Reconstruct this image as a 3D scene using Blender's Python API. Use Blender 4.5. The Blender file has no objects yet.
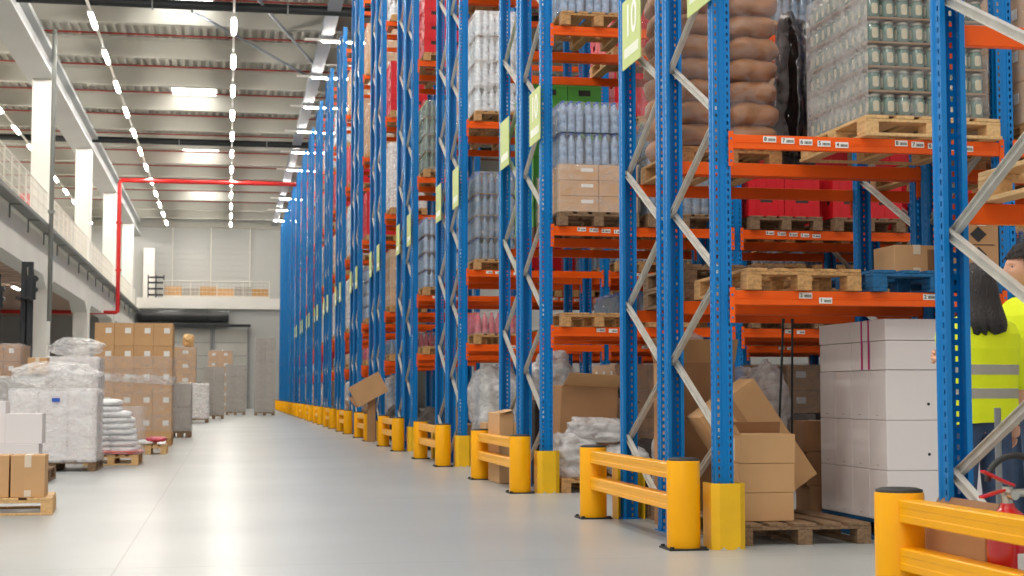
import bpy, bmesh, math, random
from mathutils import Vector, Matrix, Euler, noise
R = random.Random(7)
PI = math.pi
sc = bpy.context.scene
COL = sc.collection

# ------------------------------------------------------------------ materials
MATS = {}
def srgb(r, g, b):
    f = lambda c: (c/255/12.92) if c/255 <= .04045 else ((c/255+.055)/1.055)**2.4
    return (f(r), f(g), f(b), 1)
def mat(name, col, rough=.5, metal=0., spec=.5, vary=0., scale=6., bump=0., bscale=40., trans=0., emit=None, alpha=1., coord='Object', stretch=None, coat=0.):
    m = bpy.data.materials.new(name); m.use_nodes = True
    nt = m.node_tree; N = nt.nodes; L = nt.links
    b = N['Principled BSDF']
    b.inputs['Base Color'].default_value = col
    b.inputs['Roughness'].default_value = rough
    b.inputs['Metallic'].default_value = metal
    b.inputs['Specular IOR Level'].default_value = spec
    b.inputs['Alpha'].default_value = alpha
    b.inputs['Transmission Weight'].default_value = trans
    b.inputs['Coat Weight'].default_value = coat
    if emit:
        b.inputs['Emission Color'].default_value = emit[0]; b.inputs['Emission Strength'].default_value = emit[1]
    if vary or bump:
        tc = N.new('ShaderNodeTexCoord'); mp = N.new('ShaderNodeMapping')
        L.new(tc.outputs[coord], mp.inputs[0])
        if stretch: mp.inputs['Scale'].default_value = stretch
        if vary:
            nz = N.new('ShaderNodeTexNoise'); nz.inputs['Scale'].default_value = scale; nz.inputs['Detail'].default_value = 4
            L.new(mp.outputs[0], nz.inputs['Vector'])
            rp = N.new('ShaderNodeValToRGB'); e = rp.color_ramp.elements
            e[0].position = .3; e[1].position = .7
            e[0].color = tuple(c*(1-vary) for c in col[:3])+(1,); e[1].color = tuple(min(1, c*(1+vary*.6)) for c in col[:3])+(1,)
            L.new(nz.outputs['Fac'], rp.inputs[0]); L.new(rp.outputs[0], b.inputs['Base Color'])
        if bump:
            n2 = N.new('ShaderNodeTexNoise'); n2.inputs['Scale'].default_value = bscale; n2.inputs['Detail'].default_value = 3
            L.new(mp.outputs[0], n2.inputs['Vector'])
            bp = N.new('ShaderNodeBump'); bp.inputs['Strength'].default_value = bump; bp.inputs['Distance'].default_value = .02
            L.new(n2.outputs['Fac'], bp.inputs['Height']); L.new(bp.outputs[0], b.inputs['Normal'])
    MATS[name] = m
    return m

BLUE = srgb(0, 122, 196)
mat('blue_paint', BLUE, .35)
mat('orange_paint', srgb(250, 98, 14), .4, spec=.3, vary=.06, scale=3)
mat('yellow_paint', srgb(255, 178, 0), .34, spec=.3, vary=.05, scale=4)
mat('yellow_guard', srgb(244, 192, 20), .45, vary=.08, scale=5)
mat('black_rubber', srgb(48, 48, 46), .6)
mat('galvanised', srgb(200, 198, 190), .4, .15, vary=.12, scale=9)
mat('steel_grey', srgb(140, 142, 142), .45, .3)
mat('wood_fresh', srgb(224, 184, 128), .65, vary=.22, scale=5, stretch=(9, .8, 9), bump=.15)
mat('wood_used', srgb(196, 150, 96), .7, vary=.35, scale=5, stretch=(9, .8, 9), bump=.2)
mat('wood_old', srgb(140, 112, 84), .8, vary=.4, scale=5, stretch=(9, .8, 9), bump=.25)
mat('wood_blue', srgb(16, 96, 146), .6, vary=.3, scale=7, stretch=(6, .8, 6), bump=.2)
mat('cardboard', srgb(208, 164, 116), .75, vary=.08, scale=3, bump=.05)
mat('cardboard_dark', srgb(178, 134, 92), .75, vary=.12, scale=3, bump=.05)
mat('cardboard_inside', srgb(150, 110, 76), .8, vary=.1)
mat('carton_white', srgb(233, 226, 224), .6, vary=.03, scale=2)
mat('tape', srgb(226, 210, 186), .35)
mat('paper', srgb(240, 238, 232), .6)
mat('ink', srgb(32, 30, 30), .6)
mat('sticker_yellow', srgb(240, 214, 30), .5)
mat('magenta_strap', srgb(196, 24, 120), .4)
mat('sack_brown', srgb(178, 124, 80), .5, vary=.18, scale=5, bump=1., bscale=7)
mat('sack_white', srgb(240, 240, 240), .5, vary=.05, scale=6, bump=.4, bscale=14)
mat('red_plastic', srgb(214, 22, 34), .4)
mat('green_plastic', srgb(88, 176, 60), .4)
mat('pink_plastic', srgb(206, 70, 92), .4, vary=.2, scale=10)
mat('pink_film', srgb(240, 120, 110), .3)
mat('bottle_water', srgb(150, 176, 206), .12, spec=.8, vary=.35, scale=22)
mat('bottle_dark', srgb(96, 124, 150), .15, spec=.8, vary=.25, scale=16)
mat('bottle_green', srgb(64, 104, 84), .15, spec=.8, vary=.3, scale=20)
mat('bottle_clear', srgb(222, 230, 236), .12, spec=.8, vary=.08, scale=16)
mat('cap_blue', srgb(34, 90, 190), .4)
mat('jar_glass', srgb(92, 124, 112), .08, spec=.9, vary=.25, scale=20)
mat('jar_label', srgb(206, 196, 168), .55, vary=.15, scale=20)
mat('jar_lid', srgb(190, 186, 170), .3, .6)
mat('tray', srgb(150, 118, 88), .7)
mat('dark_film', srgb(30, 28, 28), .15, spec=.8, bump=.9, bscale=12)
mat('dark_metal', srgb(38, 42, 44), .5, .2)
mat('white_paint', srgb(236, 233, 226), .6, vary=.04, scale=.6)
mat('joist_white', srgb(180, 178, 168), .6, vary=.05, scale=.5)
mat('deck', srgb(168, 165, 156), .6)
mat('girder_grey', srgb(170, 172, 172), .55, .1, vary=.06, scale=.5)
mat('steel_beam', srgb(150, 156, 162), .5, .3)
mat('red_pipe', srgb(206, 32, 30), .4)
mat('red_pipe_old', srgb(156, 58, 50), .5)
mat('reddish_slab', srgb(188, 160, 142), .8)
mat('slab_slat', srgb(214, 186, 166), .8)
mat('wall_grey', srgb(188, 189, 186), .7)
mat('door_grey', srgb(186, 184, 176), .6, vary=.08, scale=.8)
mat('duct_black', srgb(30, 32, 34), .35, spec=.6, bump=.3, bscale=2)
mat('mesh_white', srgb(222, 218, 208), .5)
mat('tray_grey', srgb(120, 122, 118), .5, .3)
mat('sign_green', srgb(200, 216, 132), .5)
mat('sign_white', srgb(250, 252, 244), .5)
mat('lamp_light', (1, .95, .84, 1), .5, emit=((1, .95, .87, 1), 145))
mat('aisle_light', (1, .95, .84, 1), .5, emit=((1, .95, .87, 1), 70))
mat('under_light', (1, .95, .84, 1), .5, emit=((1, .95, .85, 1), 12))
mat('skylight', (1, 1, 1, 1), .5, emit=((1, .98, .94, 1), 4))
mat('vest_yellow', srgb(232, 248, 16), .7, vary=.04, scale=8, bump=.25, bscale=7)
mat('vest_grey', srgb(168, 164, 150), .45)
mat('denim', srgb(62, 82, 112), .8, vary=.2, scale=14, bump=.2, bscale=30)
mat('hair_black', srgb(36, 30, 28), .35, spec=.6, vary=.4, scale=30, stretch=(3, 3, .25), bump=.6, bscale=60)
mat('hair_curly', srgb(34, 26, 22), .6, bump=1., bscale=60)
mat('skin', srgb(222, 168, 140), .5, vary=.04, scale=8)
mat('lips', srgb(176, 96, 88), .5)
mat('eye_white', srgb(240, 238, 234), .2)
mat('shoe', srgb(70, 66, 62), .6)
mat('shirt_dark', srgb(60, 64, 72), .8)
mat('extinguisher_red', srgb(206, 26, 26), .2, coat=.5)
mat('brass', srgb(190, 190, 180), .3, .8)
mat('plant_green', srgb(90, 160, 70), .6)
mat('orange_plastic', srgb(240, 110, 40), .5, vary=.2, scale=2)
mat('dark_goods_and_shade', srgb(74, 66, 62), .7, vary=.3, scale=6)  # dark goods; also paints the shade in crates and inner bays
mat('grey_goods', srgb(166, 158, 148), .6, vary=.15, scale=2, bump=.3, bscale=6)

def film_mat(name, tint, cover, rough=.12, scale=5.):
    m = bpy.data.materials.new(name); m.use_nodes = True
    nt = m.node_tree; N = nt.nodes; L = nt.links
    b = N['Principled BSDF']; out = N['Material Output']
    b.inputs['Base Color'].default_value = tint; b.inputs['Roughness'].default_value = rough
    b.inputs['Specular IOR Level'].default_value = .8
    tc = N.new('ShaderNodeTexCoord'); mp = N.new('ShaderNodeMapping'); L.new(tc.outputs['Object'], mp.inputs[0])
    mp.inputs['Scale'].default_value = (1, 1, 1.8)
    nz = N.new('ShaderNodeTexNoise'); nz.inputs['Scale'].default_value = scale; nz.inputs['Detail'].default_value = 5; nz.inputs['Distortion'].default_value = 1.2
    L.new(mp.outputs[0], nz.inputs['Vector'])
    mr = N.new('ShaderNodeMapRange'); mr.inputs['From Min'].default_value = .35; mr.inputs['From Max'].default_value = .75
    mr.inputs['To Min'].default_value = cover[0]; mr.inputs['To Max'].default_value = cover[1]
    L.new(nz.outputs['Fac'], mr.inputs['Value'])
    n2 = N.new('ShaderNodeTexNoise'); n2.inputs['Scale'].default_value = scale*3; n2.inputs['Detail'].default_value = 3; n2.inputs['Distortion'].default_value = 2
    L.new(mp.outputs[0], n2.inputs['Vector'])
    bp = N.new('ShaderNodeBump'); bp.inputs['Strength'].default_value = .45; bp.inputs['Distance'].default_value = .03
    L.new(n2.outputs['Fac'], bp.inputs['Height']); L.new(bp.outputs[0], b.inputs['Normal'])
    tr = N.new('ShaderNodeBsdfTransparent'); mx = N.new('ShaderNodeMixShader')
    L.new(mr.outputs[0], mx.inputs[0]); L.new(tr.outputs[0], mx.inputs[1]); L.new(b.outputs[0], mx.inputs[2])
    L.new(mx.outputs[0], out.inputs['Surface'])
    MATS[name] = m
film_mat('film', (.85, .86, .88, 1), (.10, .34))
film_mat('film_milky', (1, 1, 1, 1), (.2, .68), .25)
film_mat('film_thin', (.85, .86, .88, 1), (.02, .22))
film_mat('film_jar', (.80, .78, .76, 1), (.06, .24))
film_mat('film_haze', (.82, .80, .79, 1), (.30, .55), scale=3)
film_mat('film_bag', (.90, .90, .90, 1), (.35, .85), .1, 4)

def slot_mat():                                   # painted upright with punched slots you can look through
    m = bpy.data.materials.new('blue_upright'); m.use_nodes = True
    nt = m.node_tree; N = nt.nodes; L = nt.links
    b = N['Principled BSDF']; out = N['Material Output']
    b.inputs['Base Color'].default_value = BLUE; b.inputs['Roughness'].default_value = .35; b.inputs['Specular IOR Level'].default_value = .35
    tc = N.new('ShaderNodeTexCoord'); sp = N.new('ShaderNodeSeparateXYZ'); L.new(tc.outputs['Object'], sp.inputs[0])
    def mth(op, a, c=None):
        n = N.new('ShaderNodeMath'); n.operation = op
        for i, v in enumerate((a, c)):
            if v is None: continue
            if isinstance(v, (int, float)): n.inputs[i].default_value = v
            else: L.new(v, n.inputs[i])
        return n.outputs[0]
    x, y, z = sp.outputs
    ax = mth('ABSOLUTE', x)
    fz = mth('FRACT', mth('MULTIPLY', z, 1/.05))
    zz = mth('LESS_THAN', mth('ABSOLUTE', mth('SUBTRACT', fz, .5)), .24)
    web = mth('MULTIPLY', mth('LESS_THAN', mth('ABSOLUTE', mth('SUBTRACT', ax, .040)), .0065), mth('LESS_THAN', y, .004))
    side = mth('MULTIPLY', mth('LESS_THAN', mth('ABSOLUTE', mth('SUBTRACT', y, .078)), .0065), mth('GREATER_THAN', ax, .056))
    msk = mth('MULTIPLY', zz, mth('MAXIMUM', web, side))
    tr = N.new('ShaderNodeBsdfTransparent'); mx = N.new('ShaderNodeMixShader')
    L.new(msk, mx.inputs[0]); L.new(b.outputs[0], mx.inputs[1]); L.new(tr.outputs[0], mx.inputs[2]); L.new(mx.outputs[0], out.inputs['Surface'])
    MATS['blue_upright'] = m
slot_mat()

def floor_mat():
    m = bpy.data.materials.new('polished_concrete'); m.use_nodes = True
    nt = m.node_tree; N = nt.nodes; L = nt.links; b = N['Principled BSDF']
    tc = N.new('ShaderNodeTexCoord')
    nz = N.new('ShaderNodeTexNoise'); nz.inputs['Scale'].default_value = .35; nz.inputs['Detail'].default_value = 4; nz.inputs['Roughness'].default_value = .5
    L.new(tc.outputs['Object'], nz.inputs['Vector'])
    rp = N.new('ShaderNodeValToRGB'); e = rp.color_ramp.elements
    e[0].position = .3; e[1].position = .72
    e[0].color = srgb(164, 168, 168); e[1].color = srgb(183, 186, 184)
    L.new(nz.outputs['Fac'], rp.inputs[0])
    sp = N.new('ShaderNodeSeparateXYZ'); L.new(tc.outputs['Object'], sp.inputs[0])
    def mth(op, a, c=None):
        n = N.new('ShaderNodeMath'); n.operation = op
        for i, v in enumerate((a, c)):
            if v is None: continue
            if isinstance(v, (int, float)): n.inputs[i].default_value = v
            else: L.new(v, n.inputs[i])
        return n.outputs[0]
    jx = mth('LESS_THAN', mth('ABSOLUTE', mth('ADD', sp.outputs[0], .63)), .006)
    jy = mth('LESS_THAN', mth('ABSOLUTE', mth('SUBTRACT', mth('FRACT', mth('DIVIDE', sp.outputs[1], 5.8)), .62)), .0014)
    j = mth('MULTIPLY', mth('MAXIMUM', jx, jy), .45)
    mx = N.new('ShaderNodeMix'); mx.data_type = 'RGBA'
    L.new(j, mx.inputs['Factor']); L.new(rp.outputs[0], mx.inputs[6]); mx.inputs[7].default_value = srgb(120, 118, 112)
    L.new(mx.outputs[2], b.inputs['Base Color'])
    n2 = N.new('ShaderNodeTexNoise'); n2.inputs['Scale'].default_value = .8; n2.inputs['Detail'].default_value = 2
    L.new(tc.outputs['Object'], n2.inputs['Vector'])
    mr = N.new('ShaderNodeMapRange'); mr.inputs['To Min'].default_value = .26; mr.inputs['To Max'].default_value = .33
    L.new(n2.outputs['Fac'], mr.inputs['Value']); L.new(mr.outputs[0], b.inputs['Roughness'])
    b.inputs['Specular IOR Level'].default_value = .35
    MATS['polished_concrete'] = m
floor_mat()

# ------------------------------------------------------------------ mesh building
class MB:
    def __init__(s): s.v = []; s.f = []; s.m = []; s.s = []
    def add(s, vs, fs, mi=0, smooth=False, M=None):
        o = len(s.v)
        s.v += [tuple(M @ Vector(p)) if M else tuple(p) for p in vs]
        for f in fs: s.f.append([i+o for i in f]); s.m.append(mi); s.s.append(smooth)
        return s
    def box(s, x0, x1, y0, y1, z0, z1, mi=0, M=None):
        vs = [(x0,y0,z0),(x1,y0,z0),(x1,y1,z0),(x0,y1,z0),(x0,y0,z1),(x1,y0,z1),(x1,y1,z1),(x0,y1,z1)]
        return s.add(vs, [(0,3,2,1),(4,5,6,7),(0,1,5,4),(1,2,6,5),(2,3,7,6),(3,0,4,7)], mi, False, M)
    def bar(s, a, b, w, t, mi=0, up=(1, 0, 0)):      # bar of section w x t from a to b, t along up
        a, b = Vector(a), Vector(b); d = (b-a).normalized(); u = Vector(up); u = (u-d*u.dot(d)).normalized(); w_ = d.cross(u)
        vs = []
        for p in (a, b):
            for i, j in ((-1,-1),(1,-1),(1,1),(-1,1)): vs.append(p+w_*(i*w/2)+u*(j*t/2))
        return s.add(vs, [(3,2,1,0),(4,5,6,7),(0,1,5,4),(1,2,6,5),(2,3,7,6),(3,0,4,7)], mi)
    def cyl(s, a, b, r, r2=None, n=12, mi=0, caps=True):
        r2 = r if r2 is None else r2
        a, b = Vector(a), Vector(b); d = (b-a).normalized()
        u = d.orthogonal().normalized(); w = d.cross(u)
        vs = [a+(u*math.cos(2*PI*i/n)+w*math.sin(2*PI*i/n))*r for i in range(n)]+[b+(u*math.cos(2*PI*i/n)+w*math.sin(2*PI*i/n))*r2 for i in range(n)]
        s.add(vs, [(i, (i+1)%n, n+(i+1)%n, n+i) for i in range(n)], mi, True)
        if caps: s.add(vs, [tuple(range(n-1,-1,-1)), tuple(range(n, 2*n))], mi)
        return s
    def tube(s, pts, r, n=8, mi=0):
        pts = [Vector(p) for p in pts]; rings = []
        u = None
        for i, p in enumerate(pts):
            d = (pts[min(i+1, len(pts)-1)]-pts[max(i-1, 0)]).normalized()
            u = d.orthogonal().normalized() if u is None else (u-d*u.dot(d)).normalized()
            w = d.cross(u)
            rings.append([p+(u*math.cos(2*PI*k/n)+w*math.sin(2*PI*k/n))*r for k in range(n)])
        vs = [p for g in rings for p in g]
        fs = [(i*n+k, i*n+(k+1)%n, (i+1)*n+(k+1)%n, (i+1)*n+k) for i in range(len(pts)-1) for k in range(n)]
        s.add(vs, fs, mi, True)
        return s.add(vs, [tuple(range(n-1,-1,-1)), tuple(range(len(vs)-n, len(vs)))], mi)
    def lathe(s, prof, n=12, mi=0, c=(0, 0, 0), smooth=True):
        vs = []
        for r, z in prof: vs += [(c[0]+r*math.cos(2*PI*k/n), c[1]+r*math.sin(2*PI*k/n), c[2]+z) for k in range(n)]
        fs = []
        for i in range(len(prof)-1):
            fs += [(i*n+k, i*n+(k+1)%n, (i+1)*n+(k+1)%n, (i+1)*n+k) for k in range(n)]
        s.add(vs, fs, mi, smooth)
        return s.add(vs, [tuple(range(n-1,-1,-1)), tuple(range(len(vs)-n, len(vs)))], mi)
    def loft(s, rings, mi=0, caps=True):
        n = len(rings[0]); vs = [p for g in rings for p in g]
        s.add(vs, [(i*n+k, i*n+(k+1)%n, (i+1)*n+(k+1)%n, (i+1)*n+k) for i in range(len(rings)-1) for k in range(n)], mi, True)
        if caps: s.add(vs, [tuple(range(n-1,-1,-1)), tuple(range(len(vs)-n, len(vs)))], mi, True)
        return s
    def mesh(s, name, mats, bevel=0, seg=1):
        me = bpy.data.meshes.new(name); me.from_pydata(s.v, [], s.f)
        for m in ([mats] if isinstance(mats, str) else mats): me.materials.append(MATS[m])
        me.polygons.foreach_set('material_index', s.m); me.polygons.foreach_set('use_smooth', s.s)
        me.update()
        if bevel:
            b = bmesh.new(); b.from_mesh(me)
            bmesh.ops.bevel(b, geom=b.edges[:], offset=bevel, segments=seg, profile=.6, affect='EDGES')
            b.to_mesh(me); b.free()
        return me
CACHE = {}
def cached(key, fn):
    if key not in CACHE: CACHE[key] = fn()
    return CACHE[key]
LABELS = {}
def tag(o, label, cat, group=None):
    o['label'] = label; o['category'] = cat
    if group: o['group'] = group
    return o
def obj(name, me, parent=None, loc=(0, 0, 0), rot=(0, 0, 0)):
    o = bpy.data.objects.new(name, me); COL.objects.link(o); o.location = loc; o.rotation_euler = rot
    if parent: o.parent = parent
    return o
def thing(name, label, cat, loc=(0, 0, 0), rot=(0, 0, 0), group=None):
    o = bpy.data.objects.new(name, None); COL.objects.link(o); o.location = loc; o.rotation_euler = rot
    o.empty_display_size = .1
    return tag(o, label, cat, group)
def struct(name, mb, mats, **k):
    o = obj(name, mb.mesh(name, mats, **k)); o['kind'] = 'structure'; return o
ORD = ['first', 'second', 'third', 'fourth', 'fifth', 'sixth', 'seventh', 'eighth', 'ninth', 'tenth', 'eleventh', 'twelfth', 'thirteenth', 'fourteenth', 'fifteenth', 'sixteenth', 'seventeenth', 'eighteenth', 'nineteenth', 'twentieth']
def rackname(k): return 'the nearest rack' if k < 0 else 'the %s rack' % ORD[k+1]

# ------------------------------------------------------------------ the setting
YB = 106.                                             # far wall
struct('floor', MB().box(-17, 16, -6, YB+.2, -.2, 0), 'polished_concrete')
mb = MB()                                             # corrugated roof deck
xs = []; x = -17.
while x < 15:
    xs += [(x, 13.3), (x+.11, 13.3), (x+.15, 13.2), (x+.26, 13.2)]; x += .30
vs = [(x, y, z) for y in (20, YB) for x, z in xs]; n = len(xs)
mb.add(vs, [(i, i+1, n+i+1, n+i) for i in range(n-1)])
mb.box(-17, 15, 20, YB, 13.33, 13.4)
struct('ceiling', mb, 'deck')
tn = [0]
def trim(mb, mats, **k):
    tn[0] += 1; return struct('trim_%d' % tn[0], mb, mats, **k)
for i in range(13):                                   # white roof joists
    y = 44+5*i
    trim(MB().box(-17, 15, y-.16, y+.16, 12.5, 12.62).box(-17, 15, y-.09, y+.09, 12.62, 13.1).box(-17, 15, y-.14, y+.14, 13.1, 13.195), 'joist_white')
trim(MB().box(-6.75, -5.85, 34, YB, 11.5, 11.62).box(-6.5, -6.1, 34, YB, 11.62, 12.3).box(-6.75, -5.85, 34, YB, 12.3, 12.45), 'girder_grey')
trim(MB().box(2.75, 3.15, 34, YB, 12.3, 12.36).box(2.92, 2.98, 34, YB, 12.36, 12.9).box(2.75, 3.15, 34, YB, 12.44, 12.5), 'steel_beam')
for i, y in enumerate((38.6, 53.6, 68.6, 83.6, 98.6)):     # concrete columns
    trim(MB().box(-6.55, -5.9, y-.4, y+.4, 0, 11.5), 'white_paint', bevel=.03)
for i, y in enumerate((47.9, 62.9, 77.9, 92.9)):
    o = struct('window_%d' % (i+1), MB().box(-2.35, -.62, y-1.1, y+1.3, 13.15, 13.19), 'skylight')
# mezzanine on the left: edge beams with haunches, slab, slatted soffit, edge upstand
mb = MB()
ys = [30]
for y in (38.6, 53.6, 68.6, 83.6, 98.6): ys += [y-1.6, y-.4, y+.4, y+1.6]
zs = [4.86] + [4.86, 4.45, 4.45, 4.86]*5
ys.append(YB); zs.append(4.86)
n = len(ys)
v = [(x, y, z) for x in (-6.6, -5.95) for y, z in zip(ys, zs)] + [(x, y, 6.05) for x in (-6.6, -5.95) for y in ys]
fs = []
for i in range(n-1):
    fs += [(i, i+1, n+i+1, n+i), (n+i, n+i+1, 3*n+i+1, 3*n+i), (i+1, i, 2*n+i, 2*n+i+1), (2*n+i, 3*n+i, 3*n+i+1, 2*n+i+1)]
trim(mb.add(v, fs), 'white_paint')
trim(MB().box(-17, -6.0, 30, YB, 6.05, 6.3).box(-6.0, -5.8, 30, YB, 6.05, 6.22), 'white_paint')
mb = MB().box(-17, -6.62, 30, YB, 5.7, 6.04)
y = 30.5
while y < YB-1: mb.box(-17, -6.62, y, y+.75, 5.45, 5.7, 1); y += 1.25
trim(mb, ['reddish_slab', 'slab_slat'])
struct('wall_left', MB().box(-17.2, -17, 20, YB, 0, 13.5), 'white_paint')
mb = MB().box(-17, 15, YB, YB+.2, 0, 13.5)
z = 7.3
while z < 12.4: mb.box(-6, 12, YB-.04, YB, z, z+.34); z += .38
struct('wall_back', mb, 'wall_grey')
struct('wall_right', MB().box(15, 15.2, -6, YB, 0, 13.5), 'wall_grey')  # right wall added to block world light behind the racks
trim(MB().box(-17, 12, YB-.25, YB-.05, 12.1, 12.5), 'joist_white')
trim(MB().box(-5.9, 12, YB-3.2, YB, 6.5, 7.2), 'white_paint')                # far gallery slab
trim(MB().box(-5.6, -4.9, YB-1.2, YB-.3, 7.2, 10.6), 'white_paint')
for i, (a, b) in enumerate(((-4.0, -1.2), (-.9, 1.2))):
    mb = MB().box(a, b, YB-3.0, YB-2.85, .02, 5.2)
    for q in range(1, 6): mb.box(a, b, YB-3.02, YB-3.0, q*.86-.02, q*.86+.02, 1)
    mb.box(a-.08, a, YB-3.1, YB-2.85, 0, 5.3, 1).box(b, b+.08, YB-3.1, YB-2.85, 0, 5.3, 1)
    struct('door_%d' % (i+1), mb, ['door_grey', 'steel_grey'])
struct('wall_gallery', MB().box(-5.9, 12, YB-2.8, YB-2.6, 0, 6.5), 'wall_grey')
struct('wall_mezzanine', MB().box(-17, -6.8, YB-14, YB-13.8, 0, 5.4), 'wall_grey')

# railing on the mezzanine edge
def railing(name, label, p0, p1, h, infill=True):
    p0, p1 = Vector(p0), Vector(p1); L_ = (p1-p0).length; a = math.atan2((p1-p0).y, (p1-p0).x)
    t = thing(name, label, 'railing', p0, (0, 0, a))
    nP = int(L_/1.5)
    for i in range(nP+1):
        obj('rail_post', cached(('rpost', h), lambda: MB().box(-.02, .02, -.02, .02, 0, h).mesh('rail_post', 'mesh_white')), t, (i*L_/nP, 0, 0))
    obj('handrail', MB().tube([(0, 0, h), (L_, 0, h)], .025).mesh('handrail', 'mesh_white'), t)
    mb = MB()
    for z in (.15, .4, .65, .9): mb.box(0, L_, -.008, .008, z*h/1.1, z*h/1.1+.02)
    if infill:
        x = .25
        while x < L_: mb.box(x, x+.012, -.006, .006, .12, h-.05); x += .25
    obj('infill_bars', mb.mesh('infill_bars', 'mesh_white'), t)
    obj('kickboard', MB().box(0, L_, -.015, .015, 0.01, .13).mesh('kickboard', 'mesh_white'), t)
railing('guard_railing', 'long white mesh railing along the edge of the left mezzanine', (-6.0, 31, 6.3), (-6.0, YB-3.4, 6.3), 1.35)
railing('gallery_railing', 'white railing on the far gallery at the end of the hall', (-4.2, YB-3.1, 7.2), (2.6, YB-3.1, 7.2), 1.1)
# cable tray under the mezzanine edge
t = thing('cable_tray', 'grey cable tray running along the edge of the left mezzanine', 'cable tray', (-5.62, 32, 6.08))
mb = MB().box(-.15, .15, 0, 69.5, -.02, 0).box(-.16, -.14, 0, 69.5, 0, .1).box(.14, .16, 0, 69.5, 0, .1)
obj('tray_channel', mb.mesh('tray_channel', 'tray_grey'), t)
for i in range(18):
    obj('bracket', cached('bracket', lambda: MB().box(-.18, .16, -.03, .03, -.05, -.021).box(-.18, -.14, -.03, .03, -.4, -.05).mesh('bracket', 'tray_grey')), t, (0, 3+i*3.9, 0))
t = thing('sprinkler_main', 'thick red sprinkler main rising beside the third mezzanine column', 'pipe', (-5.3, 77, 0))
obj('riser', MB().cyl((0, 0, 4.9), (0, 0, 11.25), .10, n=14).cyl((0, 0, 9.2), (0, 0, 9.3), .15, n=14).cyl((0, 0, 6.9), (0, 0, 7.0), .15, n=14).mesh('riser', 'red_pipe'), t)
obj('cross_pipe', MB().tube([(0, 0, 11.25), (.1, 0, 11.33), (17.5, 0, 11.33)], .10).mesh('cross_pipe', 'red_pipe'), t)
obj('low_branch', MB().tube([(0, 0, 4.95), (-.1, 0, 4.9), (-9, 0, 4.9)], .09).mesh('low_branch', 'red_pipe'), t)
for i in range(11):
    y = 46.5+5*i
    o = obj('sprinkler_pipe', MB().tube([(-16.5, y, 12.75), (14, y, 12.75)], .03, 8).mesh('sprinkler_pipe', 'red_pipe_old'))
    mbh = MB()
    tag(o, 'thin red sprinkler pipe across the roof, %s from the camera' % ORD[i], 'pipe', 'red sprinkler pipes under the roof')
for y, w in ((45.6, 'nearer'), (70.9, 'farther')):
    t = thing('roof_duct', 'dark duct across the roof, the %s of two' % w, 'duct', (0, y, 12.33), group='dark ducts under the roof')
    obj('duct_tube', MB().cyl((-16, 0, 0), (14, 0, 0), .14, n=14).mesh('duct_tube', 'dark_metal'), t)
    for i in range(8): obj('hanger', cached('hanger', lambda: MB().box(-.02, .02, -.155, .155, -.155, .17).mesh('hanger', 'steel_grey')), t, (-14+i*3.9, 0, 0))
t = thing('downpipe', 'thin grey vertical pipe beside the left tall mezzanine column', 'pipe', (-5.38, 48.9, 0))
obj('pipe_run', MB().cyl((0, 0, 3.2), (0, 0, 12.2), .07, n=10).mesh('pipe_run', 'tray_grey'), t)
obj('clamp', MB().box(-.1, .1, -.09, .09, 6.5, 6.6).mesh('clamp', 'steel_grey'), t)
for i, (a, b) in enumerate((((.6, 44.4, 12.42), (2.8, 53.6, 12.42)), ((-1.2, 46.5, 12.38), (2.9, 56, 12.38)))):
    o = obj('bracing_rod', MB().tube([a, b], .05, 6).mesh('bracing_rod', 'steel_beam'))
    tag(o, ['grey diagonal bracing rod under the roof, higher one in the photo', 'grey diagonal bracing rod under the roof, lower one in the photo'][i], 'rod', 'roof bracing rods')
t = thing('air_duct', 'fat black fabric air duct under the far gallery', 'duct', (0, YB-3.6, 6.0))
obj('duct_sleeve', MB().cyl((-5.8, 0, 0), (0.0, 0, 0), .42, n=24).mesh('duct_sleeve', 'duct_black'), t)
mb = MB()
for x in (-5.6, -4.2, -2.8, -1.4, -.2): mb.cyl((x, 0, 0), (x+.06, 0, 0), .44, n=24)
obj('hoops', mb.mesh('hoops', 'dark_metal'), t)
o = obj('support_rail', MB().box(-5.8, 1.4, YB-3.75, YB-3.45, 5.3, 5.48).mesh('support_rail', 'dark_metal'))
tag(o, 'dark rail just below the black air duct at the far end', 'rail')
for i, x in enumerate((-3.75, -1.25, 1.35)):
    o = obj('hanging_cable', MB().cyl((x, YB-.5, 7.25), (x, YB-.5, 12.1), .035, n=6).mesh('hanging_cable', 'mesh_white'))
    tag(o, 'thin pale vertical conduit on the far wall, %s of three' % ('left', 'middle', 'right')[i], 'conduit', 'conduits on the far wall')
t = thing('shelf_rack', 'small dark open shelf unit on the far gallery, left corner', 'shelf', (-5.2, YB-2.6, 7.2))
for x in (0, .5, 1.0): obj('shelf_post', cached('spost', lambda: MB().box(-.03, .03, -.2, .2, 0, 1.5).mesh('shelf_post', 'dark_metal')), t, (x, 0, 0))
for z in (.2, .6, 1.0, 1.35): obj('shelf_board', cached('sboard', lambda: MB().box(0, 1.0, -.2, .2, -.05, .05).mesh('shelf_board', 'dark_metal')), t, (0, 0, z))
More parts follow.
